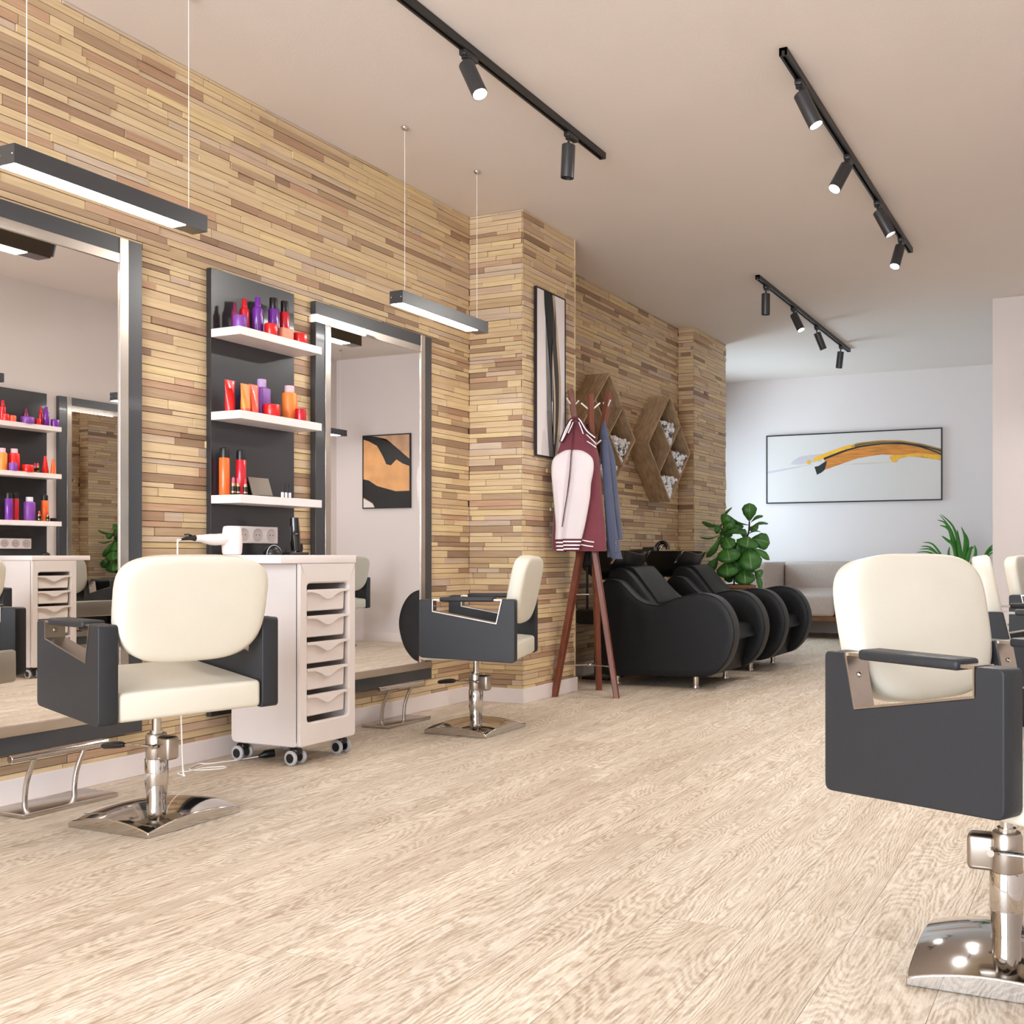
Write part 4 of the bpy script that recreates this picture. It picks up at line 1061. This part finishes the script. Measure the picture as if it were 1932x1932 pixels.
# ---------------------------------------------------------------- backwash units
SIDE = [(-3.352,.083),(-3.366,.3),(-3.363,.543),(-3.345,.69),(-3.30,.748),(-3.236,.754),(-3.174,.732),(-3.074,.64),(-3.01,.6),(-2.952,.584),(-2.879,.582),(-2.771,.624),(-2.64,.659),(-2.547,.665),(-2.454,.64),(-2.385,.581),(-2.339,.499),(-2.319,.402),(-2.333,.305),(-2.373,.207),(-2.431,.14),(-2.488,.105),(-2.593,.089),(-2.9,.084)]
def make_wash(label, loc):
    # origin: floor, under the near outer face; local y across the seat, x towards the room
    r = thing('backwash_unit', label, 'wash chair', loc, 0, 'hairdresser wash chairs')
    ox = -2.9; sd = [(a-ox, b) for a, b in SIDE]
    sm = [(p.x,p.y) for p in smoothloop([Vector((a,b,0)) for a,b in sd], 4)]
    for y0,y1 in ((0,.12),(.665,.785)):
        bm = B(); ringext(bm, sm, lambda u,v,d: Vector((u,d,v)), [(y0-.001,.05),(y0,.012),(y0+.004,.003),(y0+.012,0),(y1-.012,0),(y1-.004,.003),(y1,.012),(y1+.001,.05)], [0,0,1,1,1,0,0])
        s_ = obj('side_bolster', bm, ['bleather','bpiping'], r, ang=45)
        bm = B()
        for yy in (y0+.004, y1-.004):
            q = [Vector((p.x, yy, p.y)) for p in inset2d(sm, .004)]; tube(bm, q+[q[0]], .0035, 6, caps=False)
        obj('piping', bm, 'bleather', s_)
    # seat and back between the bolsters
    prof = [(-.44,.62),(-.44,.78),(-.40,.825),(-.34,.83),(-.27,.80),(-.16,.68),(-.05,.55),(.04,.47),(.14,.445),(.42,.435),(.485,.415),(.5,.375),(.49,.33),(.1,.32),(-.2,.36),(-.34,.5)]
    sp = [(p.x,p.y) for p in smoothloop([Vector((a,b,0)) for a,b in prof], 4)]
    bm = B(); ringext(bm, sp, lambda u,v,d: Vector((u,d,v)), [(.12,.02),(.124,.006),(.14,0),(.645,0),(.661,.006),(.665,.02)]); obj('seat', bm, 'bleather', r, ang=50)
    bm = B(); hp = [(p.x,p.y) for p in smoothloop([Vector((a,b,0)) for a,b in [(-.41,.815),(-.30,.81),(-.19,.70),(-.09,.585),(-.075,.6),(-.165,.715),(-.265,.83),(-.33,.848),(-.41,.835)]], 4)]
    ringext(bm, hp, lambda u,v,d: Vector((u,d,v)), [(.2,.004),(.21,0),(.575,0),(.585,.004)]); obj('head_cushion', bm, 'bleather', r, ang=60)
    bm = B(); prism(bm, [(-.42,.1),(.40,.1),(.455,.33),(-.42,.33)], lambda u,v,d: Vector((u,d,v)), .122, .663); obj('frame_box', bm, 'bleather', r, smooth=False)
    for y in (.119,.72):
        for x in (.25,-.36):
            bm = B(); cyl(bm, (x,y,.012), (x,y,.1), .021, seg=20); cyl(bm, (x,y,0), (x,y,.013), .026, .024, 20); obj('foot', bm, 'steel', r)
    # basin on a rear post
    bm = B(); cyl(bm, (-.66,.39,.02), (-.66,.39,.8), .03); rbox(bm, (-.72,.24,.0), (-.5,.54,.02), .004, 2)
    for y in (.14,.3): cyl(bm, (-.62,y,.52), (-.62,y,.84), .009, seg=10)
    rbox(bm, (-.70,.1,.42), (-.48,.68,.53), .02, 3); obj('pedestal', bm, 'black', r)
    bm = B(); n = 36; rings = []
    for s_, z_ in [(.06,.735),(.3,.738),(.62,.765),(.83,.82),(.95,.89),(1,.955),(1.01,.962),(.985,.966),(.95,.955),(.86,.87),(.6,.80),(.1,.78)]:
        ring = []
        for i in range(n):
            th_ = 2*PI*i/n; c, s = math.cos(th_), math.sin(th_)
            ex = 2/2.7; xx = .245*math.copysign(abs(c)**ex, c); yy = .245*math.copysign(abs(s)**ex, s)
            dip = -.03*max(0, c)**4*(1 if z_ > .93 else 0)
            ring.append(Vector((-.545+xx*s_+.05*(1-s_)*.8, .39+yy*s_, z_+dip*(1-abs(s)))))
        rings.append(ring)
    loft(bm, rings); bs = obj('basin', bm, 'black', r, ang=50)
    bm = B(); rbox(bm, (-.80,.30,.93), (-.69,.44,1.0), .008, 2); tube(bm, smoothpts([(-.74,.47,.95),(-.74,.47,1.0),(-.72,.49,1.035),(-.68,.5,1.04),(-.65,.5,1.01),(-.645,.5,.98)],4), .018, 10); obj('faucet_block', bm, 'gloss', bs)
    bm = B(); tube(bm, smoothpts([(-.73,.52,.96),(-.72,.53,1.0),(-.69,.54,1.01),(-.66,.54,.985)],4), .01, 10); obj('mixer_handle', bm, 'chrome', bs)
    for y in (.13,.65):
        bm = B(); prism(bm, [(-.36,.955),(-.335,.965),(-.40,.865),(-.425,.86)], lambda u,v,d: Vector((u,d,v)), y-.012, y+.012); cyl(bm, (-.408,y-.016,.872), (-.408,y+.016,.872), .008, seg=12); obj('hinge_arm', bm, 'chrome', bs, bev=.003)
    return r
w1 = make_wash('black leather wash chair with basin nearest the coat rack', (-2.9,6.45,0))
dup(w1, (-2.9,7.63,0), 0, 'black leather wash chair with basin beside the fig plant')

# ---------------------------------------------------------------- fig plant
FP = Vector((-3.25,9.11,0))
fp = thing('fiddle_leaf_fig', 'bushy fig plant with big rounded leaves in a wooden stand beside the wash chairs', 'plant', FP, TH)
bm = B(); rbox(bm, (-.16,-.16,.2), (.12,.16,.615), .006, 2); obj('planter', bm, 'pot', fp)
bm = B()
for x in (-.19,.155):
    for y in (-.185,.185): box(bm, (x-.014,y-.014,0), (x+.014,y+.014,.65))
for y in (-.185,.185): box(bm, (-.176,y-.014,.622), (.141,y+.014,.65)); box(bm, (-.176,y-.014,.16), (.141,y+.014,.19))
for x in (-.19,.155): box(bm, (x-.014,-.171,.622), (x+.014,.171,.65)); box(bm, (x-.014,-.171,.16), (x+.014,.171,.19))
obj('plant_stand', bm, 'sofawood', fp, smooth=False, bev=.002)
bm = B(); box(bm, (-.15,-.15,.6), (.11,.15,.619)); obj('soil', bm, 'soil', fp, smooth=False)
def fx(px): return (px/10.73+1310-1385)/194
def fz(py): return CAMZ+(1049.5-(py/10.73+940))/1907*9.8
stems = [[(fx(745),0,.6),(fx(740),.0,.75),(fx(700),.0,.95),(fx(560),.0,fz(760)),(fx(480),0,fz(590)),(fx(510),0,fz(540))],
         [(fx(745),.02,.6),(fx(780),.03,.85),(fx(950),.02,fz(900)),(fx(1035),0,fz(700)),(fx(1050),0,fz(480))]]
bm = B()
for s_ in stems: tube(bm, smoothpts([Vector(p) for p in s_], 4), .008, 8)
obj('stem', bm, 'stem', fp)
# leaves: base (px,py), tip (px,py), half width px, depth offset of tip, roll
LV = [(1050,480,1045,95,130,-.02,0),(1040,560,650,325,45,.02,1.1),(1080,490,1325,360,50,.0,.9),(1090,590,1430,515,55,.03,1.0),(1060,590,1190,640,90,-.1,.5),(1020,730,1280,680,40,.05,1.2),
      (510,545,720,185,45,.04,1.0),(500,545,640,350,110,-.05,.3),(470,580,105,460,60,-.02,.9),(500,600,350,650,80,-.06,.4),(480,750,70,765,40,.0,1.2),(520,690,740,430,110,-.04,.3),(560,650,940,560,85,.02,.7),(560,740,830,620,70,-.04,.6),(560,760,990,720,55,-.03,.9),
      (560,780,680,1020,130,-.1,0),(1030,770,980,1000,200,-.12,0),(1080,830,1460,900,150,.02,.2),(1080,1020,1445,1230,70,-.02,.5),(590,970,650,1275,210,-.14,0),(1020,1000,1080,1445,200,-.14,0),(480,790,190,1170,75,.02,.6),(440,1200,200,1450,95,-.03,.4),
      (580,1270,620,1575,195,-.12,0),(930,1420,960,1725,180,-.13,0),(1160,1470,1290,1560,95,-.03,.3),(1160,1470,1260,1830,60,-.05,.5),(740,1500,560,1640,110,.0,.4),(800,900,880,1250,130,.08,0),(760,1150,700,1480,140,.1,0),(640,700,450,900,90,.06,.3),(900,1100,1150,1300,130,.08,.2),(700,900,560,1060,150,.09,.1),(900,950,1080,1150,150,.09,.1),(700,1250,900,1500,150,.08,.1),(850,1300,650,1560,150,.07,.1),(950,1250,1150,1480,150,.06,.2),(640,560,560,800,120,.06,.3),(680,1400,480,1560,110,.05,.2),(1100,900,900,1050,120,.1,.1),(820,640,1010,760,80,.1,.4)]
def leaf(bm, b_, t_, hw, roll, seed):
    b_ = Vector(b_); t_ = Vector(t_); d = t_-b_; L = d.length; d.normalize()
    side = d.cross(Vector((0,-1,0)))
    if side.length < .1: side = Vector((1,0,0))
    side.normalize(); nrm = side.cross(d).normalized()
    if nrm.y > 0: nrm = -nrm
    side = (side*math.cos(roll)+nrm*math.sin(roll)).normalized(); nrm = side.cross(d).normalized()
    nu = 10; cols = [-1,-.6,-.05,.05,.6,1]; g = []
    for i in range(nu+1):
        u = i/nu
        w = hw*(math.sin(PI*min(1,(u*.96+.02))**1.15)**.62)*(.55+.55*u) if 0 < u < 1 else hw*.04
        w *= 1+.05*math.sin(u*21+seed)
        c = b_+d*L*u+nrm*(.18*L*math.sin(PI*u*.9))-Vector((0,0,1))*.05*L*u*u
        g.append([bm.verts.new(c+side*w*s_+nrm*(-.22*hw*s_*s_+.05*hw*abs(math.sin(u*16))*abs(s_))) for s_ in cols])
    for i in range(nu):
        for j in range(5): bm.faces.new((g[i][j],g[i+1][j],g[i+1][j+1],g[i][j+1])).material_index = 1 if j == 2 else 0
bm = B()
for k, (bx,by,tx,ty,w,dy,rl) in enumerate(LV):
    leaf(bm, (fx(bx),dy*.2,fz(by)), (fx(tx),dy,fz(ty)), w*1.3/10.73/194, rl, k)
lo = obj('leaves', bm, ['leaf','rib'], fp, ang=80)
md = lo.modifiers.new('thick','SOLIDIFY'); md.thickness = .0015

# ---------------------------------------------------------------- palm
PP = Vector((-1.45,10.75,0))
pp = thing('potted_palm', 'palm with long thin leaves showing above the big foreground chair', 'plant', PP, TH)
bm = B(); lathe(bm, [(.13,0),(.15,.02),(.18,.38),(.18,.4),(.165,.4),(.16,.34),(.01,.34)], seg=28); obj('pot', bm, 'whitecap', pp)
bm = B()
def blade(bm, pts, w):
    P_ = smoothpts([Vector(p) for p in pts], 4); n = len(P_); g = []
    for i, p in enumerate(P_):
        t_ = i/(n-1); d = (P_[min(i+1,n-1)]-P_[max(i-1,0)]).normalized(); s_ = d.cross(Vector((.25,-1,0))).normalized()
        ww = w*(math.sin(PI*(t_*.92+.08))**.7)*(1-.25*t_); up_ = s_.cross(d)
        g.append([bm.verts.new(p+s_*ww), bm.verts.new(p-up_*ww*.3), bm.verts.new(p-s_*ww)])
    for i in range(n-1):
        for j in range(2): bm.faces.new((g[i][j],g[i+1][j],g[i+1][j+1],g[i][j+1]))
PD = (PP-Vector((0,0,0))).dot(FV)
def gx(px): return ((px/5.083+1740)-1290)/1907*PD-PP.dot(RV)
def gz(py): return CAMZ+(1049.5-(py/5.083+950))/1907*PD
bl = [([(350,700),(330,480),(280,260),(160,100)],16,0),([(340,700),(300,400),(240,200),(150,155)],16,.05),([(350,700),(310,380),(240,240),(155,210)],20,-.03),([(340,700),(300,420),(230,350),(172,310)],22,-.05),([(360,700),(350,420),(300,220),(180,98)],18,.03),
      ([(380,700),(360,480),(335,340),(320,250)],26,-.06),([(380,700),(400,500),(410,330),(372,220)],24,0),([(400,700),(430,500),(445,350),(400,250)],22,.06),([(400,700),(430,560),(470,430),(500,430)],26,.02),([(410,700),(500,540),(520,450),(508,395)],22,.04),
      ([(420,700),(560,560),(640,430),(722,372)],14,.0),([(420,700),(570,560),(660,440),(728,408)],14,.05),([(420,700),(580,560),(660,460),(735,435)],14,.08),([(420,700),(570,580),(650,480),(728,458)],12,-.03),
      ([(340,700),(200,520),(100,390),(0,372)],14,0),([(330,700),(180,520),(80,420),(-10,410)],14,.04),([(330,700),(180,520),(70,440),(-40,440)],13,-.04),([(330,700),(160,520),(60,465),(-50,470)],13,.06),([(360,700),(280,560),(255,480),(268,412)],22,.02)]
for pts, w, dy in bl:
    q = [(gx(a), dy*(i/3), gz(b)) for i, (a, b) in enumerate(pts)]
    q = [(0,0,.345)]+q
    blade(bm, q, w/5.083/178)
po = obj('leaves', bm, 'palm', pp, ang=80)
md = po.modifiers.new('thick','SOLIDIFY'); md.thickness = .0012

# ---------------------------------------------------------------- sofa
sf = thing('sofa', 'beige tweed sofa on a wooden base against the back wall', 'sofa', (-2.75,11.35,0))
bm = B(); box(bm, (-1.15,-.42,.2), (1.15,.44,.255)); obj('base_frame', bm, 'sofawood', sf, smooth=False, bev=.004)
for x in (-1.05,1.05):
    for y in (-.34,.36):
        bm = B(); cyl(bm, (x,y,0), (x,y,.2), .018, .024); obj('leg', bm, 'sofawood', sf)
for x0,x1 in ((-.78,-.012),(.0,.78)):
    bm = B(); rbox(bm, (x0,-.45,.256), (x1,.26,.49), .035, 4)
    for v in bm.verts:
        if v.co.z > .4: v.co.z += .07*((v.co.y+.45)/.7)
    obj('seat_cushion', bm, 'sofa', sf)
for x0,x1 in ((-.78,0),(.006,.78)):
    bm = B(); rbox(bm, (x0,.2,.5), (x1,.44,.86), .045, 4); obj('back_cushion', bm, 'sofa', sf)
for s in (-1,1):
    bm = B(); lo_,hi_ = sorted((s*.785,s*1.14)); rbox(bm, (lo_,-.44,.256), (hi_,.44,.855), .05, 4); obj('arm', bm, 'sofa', sf)

# ---------------------------------------------------------------- light
w = bpy.data.worlds.new('World'); SC.world = w; w.use_nodes = True
bg = w.node_tree.nodes['Background']
sky = w.node_tree.nodes.new('ShaderNodeTexNoise'); sky.inputs['Scale'].default_value = 1.2
rp = w.node_tree.nodes.new('ShaderNodeValToRGB'); rp.color_ramp.elements[0].color = (.86,.94,1.04,1); rp.color_ramp.elements[1].color = (.92,.97,1.04,1)
wt = w.node_tree.nodes.new('ShaderNodeTexCoord'); ws = w.node_tree.nodes.new('ShaderNodeSeparateXYZ'); w.node_tree.links.new(wt.outputs['Generated'], ws.inputs[0])
wm = w.node_tree.nodes.new('ShaderNodeMapRange'); wm.inputs['From Min'].default_value = -.2; wm.inputs['From Max'].default_value = -.9; w.node_tree.links.new(ws.outputs['X'], wm.inputs['Value'])
wx = w.node_tree.nodes.new('ShaderNodeMix'); wx.data_type = 'RGBA'; w.node_tree.links.new(wm.outputs['Result'], wx.inputs['Factor']); wx.inputs['B'].default_value = (.62,.84,1,1)
w.node_tree.links.new(sky.outputs['Fac'], rp.inputs[0]); w.node_tree.links.new(rp.outputs[0], wx.inputs['A']); w.node_tree.links.new(wx.outputs['Result'], bg.inputs['Color'])
bg.inputs['Strength'].default_value = 14.6
def portal(name, loc, rot, sx, sy):
    la = bpy.data.lights.new(name, 'AREA'); la.shape = 'RECTANGLE'; la.size = sx; la.size_y = sy; la.cycles.is_portal = True
    o = bpy.data.objects.new(name, la); COL.objects.link(o); o.location = loc; o.rotation_euler = rot
portal('shop_window_portal', (-1.625,FY-.02,1.5), (PI/2,0,0), 3.75, 2.8)
portal('alcove_window_portal', (AX-.01,10.85,1.575), (PI/2,0,-PI/2), 1.3, 1.95)

# ---------------------------------------------------------------- camera and render look
cam = bpy.data.cameras.new('camera'); co = bpy.data.objects.new('camera', cam); COL.objects.link(co)
co.location = (0,0,CAMZ); co.rotation_euler = (PI/2,0,TH)
cam.sensor_width = 36; cam.lens = 36*1907.28/1932
cam.shift_x = -(1290-966)/1932; cam.shift_y = (1049.5-966)/1932
cam.clip_start = .05; cam.clip_end = 60
SC.camera = co
vs = SC.view_settings; vs.view_transform = 'Standard'; vs.look = 'None'; vs.gamma = 1; vs.use_curve_mapping = False
vs.exposure = -0.08
cy = SC.cycles
cy.use_denoising = True
try: cy.denoiser = 'OPENIMAGEDENOISE'
except Exception: pass
cy.max_bounces = 10; cy.diffuse_bounces = 5; cy.glossy_bounces = 6; cy.transparent_max_bounces = 8
cy.sample_clamp_indirect = 6; cy.caustics_reflective = False; cy.caustics_refractive = False
